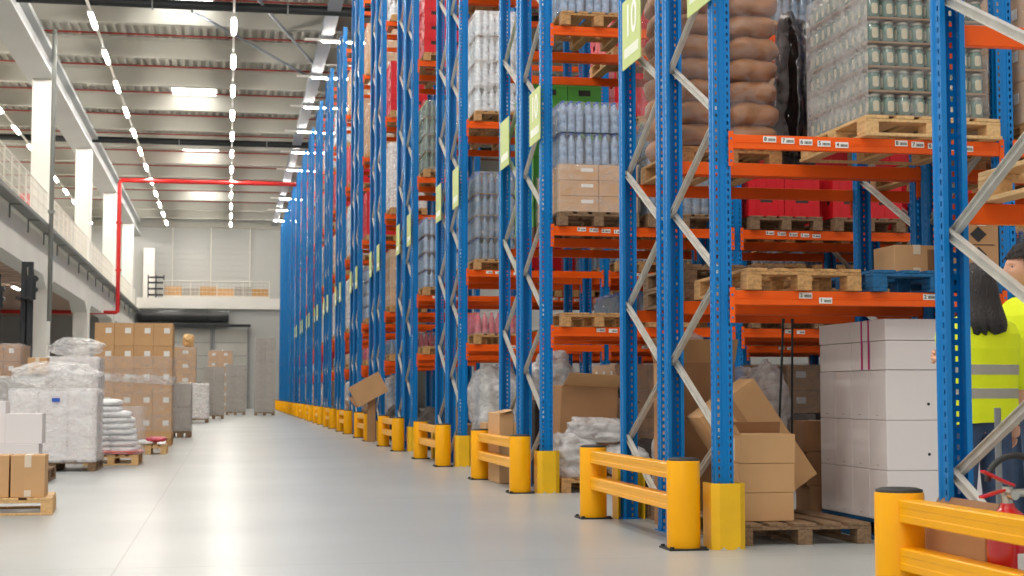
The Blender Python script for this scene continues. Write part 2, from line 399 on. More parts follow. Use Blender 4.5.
# mezzanine goods
t = thing('roll_container', 'orange and red wrapped stack behind the mezzanine railing', 'container', (-7.3, 58.5, 6.3))
obj('base', MB().box(-.4, .4, -.4, .4, .0, .18).mesh('base', 'dark_metal'), t)
obj('load', MB().box(-.38, .38, -.38, .38, .18, 1.5).mesh('load', 'orange_plastic', bevel=.05), t)
obj('top_box', MB().box(-.3, .3, -.3, .3, 1.5, 1.95).mesh('top_box', 'red_plastic', bevel=.03), t)
for i, (y, h, m, nm) in enumerate(((43.2, 1.2, 'plant_green', 'green crate stack behind the mezzanine railing at the left edge'), (45.5, .75, 'dark_goods_and_shade', 'low dark box behind the mezzanine railing at the left'), (64, 1.0, 'grey_goods', 'grey wrapped box behind the railing between two columns'))):
    t = thing('storage_crate', nm, 'crate', (-7.1, y, 6.3))
    obj('crate_body', MB().box(-.35, .35, -.35, .35, 0, h*.6).mesh('crate_body', m, bevel=.03), t)
    obj('crate_lid', MB().box(-.37, .37, -.37, .37, h*.6, h).mesh('crate_lid', m, bevel=.03), t)
for i, (y, z0, w) in enumerate(((71.5, 6.31, .55), (76.5, 6.31, .45))):
    o = obj('cardboard_carton', MB().box(-.3, .3, -w, w, 0, .9-.25*i).mesh('mez_carton', 'wood_used', bevel=.02), None, (-6.6, y, z0))
    tag(o, ['yellow brown carton on the mezzanine edge, the higher of two', 'yellow brown carton on the mezzanine edge, the lower of two'][i], 'carton')
# lamps under the mezzanine
for i, (x, y) in enumerate(((-9.5, 44), (-9.2, 52), (-8.6, 66), (-9.5, 80))):
    t = thing('batten_lamp', 'white batten lamp under the mezzanine, %s from the camera' % ORD[i], 'lamp', (x, y, 5.3))
    obj('housing', cached('bhous', lambda: MB().box(-.08, .08, -.9, .9, .02, .1).mesh('housing', 'white_paint')), t)
    obj('diffuser', cached('bdiff', lambda: MB().box(-.06, .06, -.88, .88, -.03, .02).mesh('diffuser', 'under_light')), t)

# lamp lines
def lampmesh(L_, m):
    return MB().add([(-.05, -L_/2, 0), (.05, -L_/2, 0), (.05, L_/2, 0), (-.05, L_/2, 0), (-.038, -L_/2, -.06), (.038, -L_/2, -.06), (.038, L_/2, -.06), (-.038, L_/2, -.06)],
                    [(4, 7, 6, 5), (0, 4, 5, 1), (1, 5, 6, 2), (2, 6, 7, 3), (3, 7, 4, 0)]).mesh('diffuser', m)
for lx, side in ((-4.06, 'left'), (.04, 'right'), (-8.85, 'far left')):
    o = obj('lamp_rail', MB().box(lx-.035, lx+.035, -4 if lx > -8 else 44, 104, 12.06, 12.12).mesh('lamp_rail', 'mesh_white'))
    tag(o, 'thin white trunking rail of the %s lamp line under the roof' % side, 'rail')
    for i in range(10 if lx < -8 else 0, 22):
        y = 46.7+5.05*(i-10)
        t = thing('linear_lamp', ('bright linear lamp in the %s lamp line, %s along' % (side, ORD[i-10] if i >= 10 else 'outside')) if i >= 10 else 'linear lamp of the %s line above the camera, out of view' % side, 'lamp', (lx, y, 12.05), group='linear lamps in the %s line' % side)
        obj('housing', cached('lhous', lambda: MB().box(-.08, .08, -1.15, 1.15, -.04, .0).mesh('housing', 'white_paint')), t)
        obj('diffuser', cached('ldiff', lambda: lampmesh(1.75, 'lamp_light')), t, (0, 0, -.041))
for k in range(-1, 16):
    y = 14.05+5.8*k
    t = thing('aisle_lamp', 'long lamp reaching over the aisle beyond %s' % rackname(k), 'lamp', (3.55, y, 12.2), group='lamps over the rack aisles')
    obj('housing', cached('ahous', lambda: MB().box(-1.3, 2.4, -.07, .07, -.03, .03).mesh('housing', 'white_paint')), t)
    obj('diffuser', cached('adiff', lambda: MB().box(-.75, 1.0, -.03, .03, -.07, -.032).mesh('diffuser', 'aisle_light')), t)

# ------------------------------------------------------------------ pallets
def slat(key, w, d, h, m): return cached(('slat', key, m), lambda: MB().box(-w/2, w/2, -d/2, d/2, 0, h).mesh('board', m, bevel=.003))
def pallet(loc, label, m='wood_used', w=.8, d=1.2, rot=0, group=None, detail=True, skirt=False):
    t = thing('wooden_pallet', label, 'pallet', loc, (0, 0, rot), group)
    bw = w*.18
    if not detail:
        def f():
            mb = MB()
            for i in range(5): x = -w/2+bw/2+i*(w-bw)/4; mb.box(x-bw*.45, x+bw*.45, -d/2, d/2, .122, .144)
            for y in (-d/2+.07, 0, d/2-.07):
                mb.box(-w/2, w/2, y-.07, y+.07, .1, .121)
                for x in (-w/2+.06, 0, w/2-.06): mb.box(x-.06, x+.06, y-.07, y+.07, .022, .1)
            for x in (-w/2+.06, 0, w/2-.06): mb.box(x-.06, x+.06, -d/2, d/2, 0, .022)
            return mb.mesh('pallet_frame', m)
        obj('pallet_frame', cached(('palm', m, w, d), f), t)
        return t
    for i in range(5):
        x = -w/2+bw/2+i*(w-bw)/4
        obj('deck_board', slat(('dk', w, d, i % 2), bw*(.95 if i % 2 == 0 else .72), d, .022, m), t, (x, 0, .1222))
    for y in (-d/2+.0725, 0, d/2-.0725):
        obj('cross_board', slat(('cr', w), w, .14, .0215, m), t, (0, y, .1003))
        for x in (-w/2+.05, 0, w/2-.05): obj('block', slat('bl', .12 if x == 0 else .1, .14, .078, m), t, (x, y, .0222))
    for x in (-w/2+.05, 0, w/2-.05): obj('bottom_board', slat(('bt', d), .1, d, .022, m), t, (x, 0, 0))
    if skirt:
        for y in (-d/2-.0125, d/2+.0125): obj('skirt_board', slat(('sk', w), w, .024, .022, m), t, (0, y, 0))
    return t

# ------------------------------------------------------------------ goods
def carton(loc, dims, label, m='cardboard', rot=(0, 0, 0), group=None, tape=True, lab=False, name='cardboard_box', cat='box'):
    w, d, h = dims
    t = thing(name, label, cat, loc, rot, group)
    obj('box_body', cached(('cb', dims, m), lambda: MB().box(-w/2, w/2, -d/2, d/2, 0, h).mesh('box_body', m, bevel=.006, seg=2)), t)
    if tape:
        k = min(.055, w*.2)
        obj('tape', cached(('tp', dims), lambda: MB().box(-k/2, k/2, -d/2-.002, d/2+.002, h, h+.002).box(-k/2, k/2, -d/2-.003, -d/2-.0005, h-.1*min(1, h*3), h+.002).mesh('tape', 'tape')), t)
        obj('tape', cached(('tp2', dims), lambda: MB().box(-k/2, k/2, -d/2-.003, -d/2-.0005, 0.006, .06).mesh('tape', 'tape')), t)
    if lab:
        obj('label_sticker', cached(('lb', dims), lambda: MB().box(w*.05, w*.36, -d/2-.003, -d/2-.0005, h*.55, h*.78).mesh('label_sticker', 'paper')), t)
    return t

def bottle_prof(h, r): return [(r*.85, 0), (r, h*.03), (r, h*.2), (r*.92, h*.24), (r, h*.28), (r, h*.5), (r*.93, h*.54), (r, h*.58), (r*.95, h*.68), (r*.45, h*.88), (r*.36, h*.93), (r*.38, h*.935), (r*.38, h)]
def bottle_mesh(m, cap, r=.043, h=.33, n=10):
    def f():
        mb = MB(); p = bottle_prof(h, r)
        mb.lathe(p[:-2], n, 0); mb.lathe([(r*.4, h*.93), (r*.4, h)], n, 1)
        return mb.mesh('bottle', [m, cap])
    return cached(('btl', m, cap, r, h, n), f)
def film_box(w, d, h, m, seed=0, amp=.012, key=None, bulge=0., top=True):
    def f():
        mb = MB(); nu, nv = 10, max(4, int(h/.08))
        per = []
        for i in range(nu): per.append((-w/2+w*i/nu, -d/2))
        for i in range(nu): per.append((w/2, -d/2+d*i/nu))
        for i in range(nu): per.append((w/2-w*i/nu, d/2))
        for i in range(nu): per.append((-w/2, d/2-d*i/nu))
        rings = []
        for j in range(nv+1):
            z = h*j/nv; g = []
            for (x, y) in per:
                q = noise.noise(Vector((x*5+seed, y*5, z*6)))*amp
                s = 1+q/.3
                g.append((x*s, y*s, z))
            rings.append(g)
        if top:
            rings.append([(x*.93, y*.93, h+.012) for x, y in per]); rings.append([(x*.4, y*.4, h+.02+.01*noise.noise(Vector((x*7, y*7, seed)))) for x, y in per])
        mb.loft(rings, caps=top)
        mb.f = [f_ for f_ in mb.f]
        return mb.mesh('film_wrap', m)
    return cached(('film', w, d, h, m, seed, amp, key), f)

def bottle_load(x, y, z, layers, label, m='bottle_water', cap='cap_blue', w=.76, d=1.1, lh=.31, film='film', individual=False, group=None, r=.045):
    """shrink wrapped layers of bottles on a pallet; perimeter bottles only, board between layers"""
    t = thing('bottle_load', label, 'bottles', (x, y, z), group=group)
    nx, ny = int(w/(2*r)), int(d/(2*r))
    def layer():
        mb = MB(); p = bottle_prof(lh-.012, r)
        for i in range(nx):
            for j in range(ny):
                if i in (0, nx-1) or j in (0,):
                    c = (-w/2+(i+.5)*w/nx, -d/2+(j+.5)*d/ny, .008)
                    mb.lathe(p[:-2], 8, 0, c); mb.lathe([(r*.42, (lh-.012)*.93), (r*.42, lh-.012)], 6, 1, c)
        mb.box(-w/2+.1, w/2-.1, -d/2+.1, d/2, .01, lh*.55, 0)
        return mb.mesh('bottle_layer', [m, cap])
    for k in range(layers):
        obj('bottle_layer', cached(('blay', m, cap, w, d, lh, r), layer), t, (0, 0, k*lh))
        obj('tray_sheet', cached(('bsh', w, d), lambda: MB().box(-w/2, w/2, -d/2, d/2, 0, .007).mesh('tray_sheet', 'tray')), t, (0, 0, k*lh))
    obj('film_wrap', film_box(w+.015, d+.015, layers*lh, film, seed=layers, amp=.01), t)
    return t

def sack_mesh(w, d, h, seed, m):
    def f():
        b = bmesh.new(); bmesh.ops.create_cube(b, size=2)
        bmesh.ops.subdivide_edges(b, edges=b.edges[:], cuts=7, use_grid_fill=True)
        for v in b.verts:
            p = v.co; q = Vector(p)
            e = 3.2
            L_ = (abs(p.x)**e+abs(p.y)**e+abs(p.z)**e)**(1/e)
            q = p/L_
            ed = max(abs(q.x), abs(q.y))
            q.z *= 1-.25*ed**4
            n_ = noise.noise(Vector((q.x*1.6+seed*7, q.y*1.6, q.z*1.2)))*.2+noise.noise(Vector((q.x*4+seed*3, q.y*4, q.z*4)))*.05
            q *= 1+n_*.5
            v.co = Vector((q.x*w/2, q.y*d/2, (q.z+1)*h/2))
        for f_ in b.faces: f_.smooth = True
        me = bpy.data.meshes.new('sack'); b.to_mesh(me); b.free(); me.materials.append(MATS[m]); return me
    return cached(('sack', w, d, h, seed, m), f)
def lump_mesh(name, w, d, h, seed, m, amp=.25, sub=5, e=2.6, flat=True):
    def f():
        b = bmesh.new(); bmesh.ops.create_icosphere(b, subdivisions=sub, radius=1)
        for v in b.verts:
            p = v.co.copy()
            L_ = (abs(p.x)**e+abs(p.y)**e+abs(p.z)**e)**(1/e); p /= L_
            s = 1+amp*(noise.noise(p*1.3+Vector((seed*5, 0, 0)))+.55*noise.noise(p*3.1+Vector((0, seed*3, 0)))+.3*abs(noise.noise(p*7+Vector((0, 0, seed)))))
            p *= s
            z = (p.z+1)*h/2
            v.co = Vector((p.x*w/2, p.y*d/2, max(z, 0) if flat else z))
        for f_ in b.faces: f_.smooth = True
        me = bpy.data.meshes.new(name); b.to_mesh(me); b.free(); me.materials.append(MATS[m]); return me
    return cached(('lump', name, w, d, h, seed, m, amp), f)

def crate_mesh(m, w=.39, d=.29, h=.27):
    def f():
        mb = MB(); t = .015
        mb.box(-w/2, w/2, -d/2, -d/2+t, 0, h*.55).box(-w/2, w/2, -d/2, -d/2+t, h*.8, h)
        mb.box(-w/2, -w*.18, -d/2, -d/2+t, h*.55, h*.8).box(w*.18, w/2, -d/2, -d/2+t, h*.55, h*.8)
        mb.box(-w/2, w/2, d/2-t, d/2, 0, h)
        mb.box(-w/2, -w/2+t, -d/2, d/2, 0, h*.55).box(-w/2, -w/2+t, -d/2, d/2, h*.8, h).box(-w/2, -w/2+t, -d/2, -d*.18, h*.55, h*.8).box(-w/2, -w/2+t, d*.18, d/2, h*.55, h*.8)
        mb.box(w/2-t, w/2, -d/2, d/2, 0, h)
        mb.box(-w/2, w/2, -d/2, d/2, 0, .02)
        mb.box(-w/2-.006, w/2+.006, -d/2-.006, d/2+.006, h-.03, h-.012).box(-w/2-.006, w/2+.006, -d/2-.006, d/2+.006, .0, .02)
        for x in (-.3, 0, .3): mb.box(w*x-.006, w*x+.006, -d/2-.005, -d/2, .03, h*.5)
        mb.box(-w/2+.02, w/2-.02, -d/2+.02, d/2-.02, .03, h*.9, 1)  # dark core, paints the shade seen through the hand slots
        return mb.mesh('crate_shell', [m, 'dark_goods_and_shade'])
    return cached(('crate', m, w, d, h), f)
def crate_stack(x, y, z, nx, ny, nz, where, m='red_plastic', colour='red', w=.39, d=.29, h=.27, skip_inside=True):
    for k in range(nz):
        for i in range(nx):
            for j in range(ny):
                if skip_inside and not (j == 0 or i == 0): continue
                o = obj('bottle_crate', crate_mesh(m, w, d, h), None, (x+(i+.5)*(w+.008), y+(j+.5)*(d+.014), z+k*(h+.002)))
                tag(o, '%s bottle crate %s, layer %s, %s across, %s deep' % (colour, where, ORD[k], ORD[i], ORD[j]), 'crate', '%s crates %s' % (colour, where))

# ------------------------------------------------------------------ text
def text_mesh(s, size, m, name='printed_text'):
    def f():
        cu = bpy.data.curves.new('t', 'FONT'); cu.body = s; cu.size = size; cu.align_x = 'CENTER'; cu.align_y = 'CENTER'; cu.extrude = .0008; cu.offset = size*.018
        o = bpy.data.objects.new('t', cu); COL.objects.link(o)
        dg = bpy.context.evaluated_depsgraph_get(); dg.update()
        me = bpy.data.meshes.new_from_object(o.evaluated_get(dg)); bpy.data.objects.remove(o)
        me.name = name; me.materials.clear(); me.materials.append(MATS[m]); return me
    return cached(('txt', s, size, m), f)

# ------------------------------------------------------------------ racks
PX = 3.23; BAY = 2.05; HT = 11.65
LEV = [1.70, 2.745, 4.85, 6.95, 9.05, 11.0]
def upright_mesh():
    h = [(.06, 0), (.022, 0), (.017, .007)]
    half = [(.017, .007), (.022, 0), (.06, 0), (.06, .018), (.052, .03), (.052, .052), (.06, .062), (.06, .1), (.035, .1), (.035, .09)]
    pts = [(-x, y) for x, y in reversed(half)]+half
    mb = MB(); n = len(pts)
    mb.add([(x, y, 0) for x, y in pts]+[(x, y, HT) for x, y in pts], [(i, i+1, n+i+1, n+i) for i in range(n-1)])
    return mb.mesh('upright', 'blue_upright')
def brace_mesh(kind):                            # between post fronts 0 and 1.12 (kind: 'up' rises with y)
    z0, z1 = (0, .5425) if kind == 'up' else (.5425, 0)
    mb = MB().bar((0, .05, z0), (0, 1.17, z1), .042, .004, up=(1, 0, 0))
    mb.bar((.0, .05, z0+.021), (.0, 1.17, z1+.021), .004, .034, up=(1, 0, 0)).bar((.0, .05, z0-.021), (.0, 1.17, z1-.021), .004, .034, up=(1, 0, 0))
    mb.cyl((-.022, .06, z0), (.022, .06, z0), .012, n=8).cyl((-.022, 1.16, z1), (.022, 1.16, z1), .012, n=8)
    return mb.mesh('brace', 'galvanised')
BL = BAY-.124
def beam_mesh():
    mb = MB().box(0, BL, -.025, .025, -.095, 0).box(0, BL, -.028, -.025, -.055, -.04)
    return mb.mesh('beam', 'orange_paint', bevel=.003)
def conn_mesh(sgn):
    mb = MB().box(-.03*0-.028 if sgn > 0 else -.006, .006 if sgn > 0 else .028, -.033, -.027, -.215, .02)
    for z in (-.18, -.12, -.03): mb.cyl((-.012*sgn, -.036, z), (-.012*sgn, -.03, z), .008, n=8, mi=1)
    return mb.mesh('beam_connector', ['orange_paint', 'blue_paint'])
def shelf_label(parent, x, z, digit, y=-.0285, w=.092):
    def plate():
        mb = MB().box(-w/2, w/2, -.0015, 0, -.02, .02)
        rr = random.Random(3); xx = -.01
        while xx < w/2-.006:
            q = rr.choice((.0012, .002, .003)); mb.box(xx, xx+q, -.0022, -.0016, -.012, .006, 1); xx += q+rr.choice((.0015, .0025))
        return mb.mesh('shelf_label', ['paper', 'ink'])
    o = obj('shelf_label', cached(('slab', w), plate), parent, (x, y, z)); o['label'] = 'white barcode label %s' % digit if digit else 'white barcode label'
    if digit: obj('number', text_mesh(digit, .036, 'ink', 'number'), o, (-w/2+.016, -.0018, 0), (PI/2, 0, 0))
def build_rack(k):
    Y0 = 9.86+5.8*k
    t = thing('pallet_rack', 'blue and orange pallet rack row, %s' % ('nearest the camera at the right edge' if k < 0 else ORD[k+1]+' from the camera along the aisle'), 'rack', (PX, Y0, 0), group='pallet rack rows')
    nf = {-1: 2, 0: 3, 1: 5, 2: 5, 3: 4}.get(k, 2)
    if k < 0: lev = [1.89, 2.72, 4.85, 6.95]
    else: lev = LEV
    offs = [(0, 1.12), (1.32, 2.44)] if k >= 0 else [(1.32, 2.44)]
    zt = HT
    for j in range(nf):
        for a, b in offs:
            for y, flip in ((a, 0), (b+.1, 1)):
                obj('upright', cached('upright', upright_mesh), t, (j*BAY, y, 0), (0, 0, PI if flip else 0))
                obj('foot_plate', cached('foot', lambda: MB().box(-.08, .08, -.02, .13, 0, .008).mesh('foot_plate', 'blue_paint')), t, (j*BAY, y-(.0 if not flip else .11), 0))
            zb = .7 if a == 0 else .66       # braces: nodes on the rear post at zb+n*1.085
            first = 'down' if a == 0 else 'up'
            if j == 0 or k <= 1:
                if k <= 3:
                    z = .163 if a == 0 else .118; q = 0
                    while z < (HT-.6 if j == 0 else 6):
                        kind = ('up' if (q % 2 == 0) == (a > 0) else 'down')
                        obj('brace', cached(('brace', kind), lambda: brace_mesh(kind)), t, (j*BAY+(.012 if q % 2 else -.012), a, z), )
                        z += .5425; q += 1
                else:
                    def allb():
                        mb = MB(); z = .163; q = 0
                        while z < HT-.6:
                            mb.bar((0, .05, z if q % 2 == 0 else z+.5425), (0, 1.17, z+.5425 if q % 2 == 0 else z), .042, .03, up=(1, 0, 0)); z += .5425; q += 1
                        return mb.mesh('frame_bracing', 'galvanised')
                    obj('frame_bracing', cached('allb', allb), t, (j*BAY, a, 0))
    for j in range(nf-1):
        for a, b in offs:
            for li, z in enumerate(lev):
                for y, flip in ((a-.008, 0), (b+.108, 1)):
                    bo = obj('beam', cached('beam', beam_mesh), t, (j*BAY+.062+(BL if flip else 0), y, z), (0, 0, PI if flip else 0))
                    if k <= 6:
                        obj('beam_connector', cached('conn1', lambda: conn_mesh(1)), bo, (0, 0, 0))
                        obj('beam_connector', cached('conn2', lambda: conn_mesh(-1)), bo, (BL, 0, 0))
                    if flip or a > 0 or li > 2 or k > 3: continue
                    if k == 0 and j == 0 and li == 0:
                        shelf_label(bo, .50, -.03, '2'); shelf_label(bo, .64, -.062, '1'); shelf_label(bo, 1.385, -.03, '2'); shelf_label(bo, 1.52, -.062, '1')
                    elif k == 0 and j == 0 and li == 1:
                        for q, dgt in enumerate('87654'):
                            shelf_label(bo, .26+q*.128, -.028-q*.006, dgt); shelf_label(bo, 1.20+q*.120, -.028-q*.006, dgt)
                    elif k >= 1 and li < 2:
                        for q in range(5 if li else 2): shelf_label(bo, (.3 if li else .5)+q*.13, -.03-q*.006, '87654'[q] if (li and k == 1) else None)
    return t
for k in range(-1, 16): build_rack(k)

# post guards and end barriers
def guard_mesh():
    pts = [(-.115, .12), (-.115, -.06), (-.07, -.10), (.07, -.10), (.115, -.06), (.115, .12)]
    inn = [(-.107, .12), (-.107, -.056), (-.067, -.092), (.067, -.092), (.107, -.056), (.107, .12)]
    n = 6; mb = MB(); v = []
    for z in (0, .43): v += [(x, y, z) for x, y in pts]+[(x, y, z) for x, y in inn]
    fs = []
    for i in range(n-1):
        fs += [(i, i+1, 2*n+i+1, 2*n+i), (n+i+1, n+i, 3*n+i, 3*n+i+1), (2*n+i, 2*n+i+1, 3*n+i+1, 3*n+i)]
    fs += [(0, 2*n, 3*n, n), (n-1, 2*n-1, 4*n-1, 3*n-1)]
    mb.add(v, fs)
    return mb.mesh('guard_shell', 'yellow_guard')
def bollard_meshes():
    post = MB().lathe([(.108, .012), (.11, .02), (.11, .57), (.106, .577)], 32).mesh('barrier_post', 'yellow_paint')
    cap = MB().lathe([(.104, .577), (.1045, .588), (.08, .596), (.0, .6)], 32).mesh('post_cap', 'black_rubber')
    plate = MB().box(-.13, .13, -.13, .13, 0, .012).cyl((-.11, -.11, .012), (-.11, -.11, .025), .014, n=6).cyl((.11, -.11, .012), (.11, -.11, .025), .014, n=6).cyl((-.11, .11, .012), (-.11, .11, .025), .014, n=6).mesh('base_plate', 'dark_metal')
    return post, cap, plate
def rail_mesh(L_):
    def f():
        mb = MB()
        # hollow looking profile with two grooves
        pr = [(-.045, -.05), (-.05, -.045), (-.05, -.018), (-.048, -.014), (-.048, .014), (-.05, .018), (-.05, .045), (-.045, .05), (.045, .05), (.05, .045), (.05, -.045), (.045, -.05)]
        n = len(pr)
        mb.add([(x, 0, z) for x, z in pr]+[(x, L_, z) for x, z in pr], [(i, n+i, n+(i+1) % n, (i+1) % n) for i in range(n)])
        mb.add([(x, 0, z) for x, z in pr]+[(x, L_, z) for x, z in pr], [tuple(range(n)), tuple(range(2*n-1, n-1, -1))])
        return mb.mesh('rail', 'yellow_paint')
    return cached(('rail', L_), f)
def barrier(k):
    Y0 = 9.86+5.8*k
    t = thing('end_barrier', 'yellow double rail barrier on two round posts at the end of %s' % rackname(k), 'barrier', (2.95 if k >= 0 else 2.97, Y0+(.02 if k >= 0 else -.04), 0), group='yellow rack end barriers')
    p, c, b = cached('boll', bollard_meshes)
    for y in (0, 2.56):
        q = obj('barrier_post', p, t, (0, y, 0)); obj('post_cap', c, q); obj('base_plate', b, q)
    for z in (.50, .29): obj('rail', rail_mesh(2.34), t, (0, .11, z))
for k in range(-1, 16):
    barrier(k)
    Y0 = 9.86+5.8*k
    spots = [(Y0, 0), (Y0+2.54, PI)] if k >= 0 else []
    for y, r in spots:
        t = thing('post_guard', 'yellow steel guard around the %s corner post of %s' % ('near' if r == 0 else 'far', rackname(k)), 'post guard', (PX, y, 0), (0, 0, r), 'yellow post guards')
        obj('guard_shell', cached('guard', guard_mesh), t)
        for x in (-.05, .05): obj('anchor_bolt', cached('abolt', lambda: MB().box(-.02, .02, -.12, -.1, 0.0, .006).cyl((0, -.112, .006), (0, -.112, .018), .008, n=6).mesh('anchor_bolt', 'galvanised')), t, (x, -.005, 0))

# aisle signs on the frame ends
def sign(k, far, text):
    Y0 = 9.86+5.8*k; y = Y0+2.02 if far else Y0+.20
    t = thing('aisle_sign', 'pale green aisle sign on the %s side of %s' % ('far' if far else 'near', rackname(k)) + (' reading 10' if text else ''), 'sign', (PX-.085, y, 3.645), group='pale green aisle signs')
    obj('sign_panel', cached('spanel', lambda: MB().box(-.004, .004, -.28, .28, 0, .56).mesh('sign_panel', 'sign_green')), t)
    if text:
        obj('sign_number', text_mesh('10', .36, 'sign_white', 'sign_number'), t, (-.006, 0, .36), (PI/2, 0, -PI/2))
    def bars():
        mb = MB(); y_ = -.22
        while y_ < .22: mb.box(-.006, -.004, y_, y_+.022, .08, .16); y_ += .034
        return mb.mesh('sign_bars', 'sign_white')
    obj('sign_bars', cached('sbars', bars), t)
for k in range(0, 12):
    sign(k, True, k == 0); sign(k, False, k == 1)
# ------------------------------------------------------------------ second rack: the big bay in front
def Yk(k): return 9.86+5.8*k
Y0 = 9.86
pallet((3.84, 10.60, 0), 'old brown pallet on the floor under three small cartons and a tilted box', 'wood_old', w=.94)
for i, (z, h) in enumerate(((.146, .192), (.340, .197), (.539, .2))):
    t = carton((3.628+.006*i, 10.33, z), (.40, .30, h), ['bottom', 'middle', 'top open'][i]+' small brown carton in the stack of three on the old pallet', group='three small cartons', lab=False, tape=False, rot=(0, 0, .02*(i-1)))
    obj('side_tape', cached('sidetape', lambda: MB().box(-.203, -.2005, -.05, .02, .02, .17).mesh('side_tape', 'tape')), t)
    if i == 2:
        obj('flap', MB().box(-.2, .2, 0, .005, 0, .085).mesh('flap', 'cardboard_inside'), t, (0, .146, .195), (.25, 0, 0))
        obj('flap', MB().box(-.005, 0, -.15, .15, 0, .075).mesh('flap', 'cardboard'), t, (-.196, 0, .196), (0, -.5, 0))
# tilted big box
t = thing('cardboard_box', 'big plain cardboard box tilted on its corner behind the three small cartons', 'box', (3.80, 10.72, .152), (0, math.radians(-34.5)+PI/2-PI/2, 0))
def bigbox(w, d, h, m='cardboard'):
    mb = MB().box(0, w, 0, d, 0, h)
    return mb.mesh('box_body', m, bevel=.008, seg=2)
# local: width along (cos34,sin34), length going up-left
t.rotation_euler = (0, math.radians(-34.5), 0)
obj('box_body', bigbox(.50, .34, .84), t)
obj('tape', MB().box(.22, .28, -.003, -.0005, 0, .84).box(.22, .28, -.003, .345, .84, .842).mesh('tape', 'cardboard_dark'), t)
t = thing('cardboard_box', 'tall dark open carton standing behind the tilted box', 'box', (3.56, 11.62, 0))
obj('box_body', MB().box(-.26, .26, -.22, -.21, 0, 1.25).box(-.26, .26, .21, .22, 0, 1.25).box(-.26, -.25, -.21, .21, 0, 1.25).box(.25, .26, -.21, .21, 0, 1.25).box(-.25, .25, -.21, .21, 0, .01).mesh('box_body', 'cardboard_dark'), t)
obj('flap', MB().box(-.26, .26, -.006, 0, 0, .2).mesh('flap', 'cardboard'), t, (0, -.215, 1.252), (.5, 0, 0))
obj('flap', MB().box(-.006, 0, -.21, .21, 0, .2).mesh('flap', 'cardboard_inside'), t, (-.255, 0, 1.252), (0, -.25, 0))
o = obj('film_bag', lump_mesh('film_bag', .42, .35, .62, 4, 'film_bag', .35), None, (4.05, 11.55, .60)); tag(o, 'crumpled clear plastic bag behind the tilted box', 'bag')
o2 = carton((4.05, 11.55, .0), (.42, .40, .6), 'brown carton carrying the crumpled plastic bag behind the tilted box', 'cardboard_dark')
for i, (z, h) in enumerate(((0, .30), (.302, .26), (.564, .24))):
    carton((4.62-.02*i, 11.62, z), (.36, .3, h), 'dim brown carton behind the small cartons, %s of its stack' % ['bottom', 'middle', 'top'][i], 'cardboard_dark', group='dim cartons behind the old pallet', lab=True)  # darker cardboard paints in the dimness behind the pallet
for i, (x, y) in enumerate(((4.02, 11.05), (4.16, 11.1))):
    t = thing('steel_pole', 'thin dark pole leaning behind the small cartons, the %s of two' % ['left', 'right'][i], 'pole', (x, y+.02, 0.15 if y < 11.15 else 0), (0, math.radians(3-2*i), 0), 'thin dark poles')
    obj('pole_tube', MB().cyl((0, 0, 0), (0, 0, 1.40), .009, n=10).mesh('pole_tube', 'dark_metal'), t)
    obj('pole_tip', MB().cyl((0, 0, 1.40), (0, 0, 1.43), .012, n=10).mesh('pole_tip', 'black_rubber'), t)
# white cartons on a blue pallet
BX0, BX1 = 4.43, 5.195
pallet(((BX0+BX1)/2, 10.62, 0), 'blue pallet on the floor under the white cartons', 'wood_blue', w=BX1-BX0-.01)
cw = (BX1-BX0)/2
side = ['left', 'right']
for k in range(3):
    for i in range(2):
        for j in range(4):
            if i == 1 and j > 0: continue
            t = carton((BX0+cw*(i+.5), 10.0+.152+.302*j, .146+.344*k), (cw-.004, .298, .342), 'plain white carton, %s layer from the bottom, %s column, %s from front' % (ORD[k], side[i], ORD[j]), 'carton_white', group='white cartons on the blue pallet', tape=False, name='white_carton', cat='carton')
            if j == 0: obj('hand_hole', cached('hhole', lambda: MB().cyl((0, -.1505, 0), (0, -.149, 0), .011, n=10).mesh('hand_hole', 'ink')), t, (.12, 0, .11))  # flat black disc paints the dark inside the hole
            if i == 0: obj('seam', cached('wseam', lambda: MB().box(-.1925, -.1915, -.02, .02, .03, .034).mesh('seam', 'grey_goods')), t)
for i in range(2):
    for j in range(2):
        if i == 1 and j == 1: continue
        t = thing('white_carton', 'large white lidded carton on top of the white stack, %s %s' % (side[i], ['front', 'rear'][j]), 'carton', (BX0+cw*(i+.5), 10.0+.3+.605*j, 1.180), group='large white cartons on top')
        obj('box_body', cached('wtop', lambda: MB().box(-cw/2+.004, cw/2-.004, -.298, .298, 0, .2).mesh('box_body', 'carton_white', bevel=.006, seg=2)), t)
        obj('lid', cached('wlid', lambda: MB().box(-cw/2, cw/2, -.302, .302, .203, .35).mesh('lid', 'carton_white', bevel=.006, seg=2)), t)
        if i == 0 and j == 0:
            for y in (-.02, .10):
                s = obj('strap', cached('strap', lambda: MB().box(-cw/2-.003, -cw/2-.0005, -.012, .012, 0.002, .348).mesh('strap', 'magenta_strap')), t, (0, y, 0)); s['label'] = 'magenta strap'
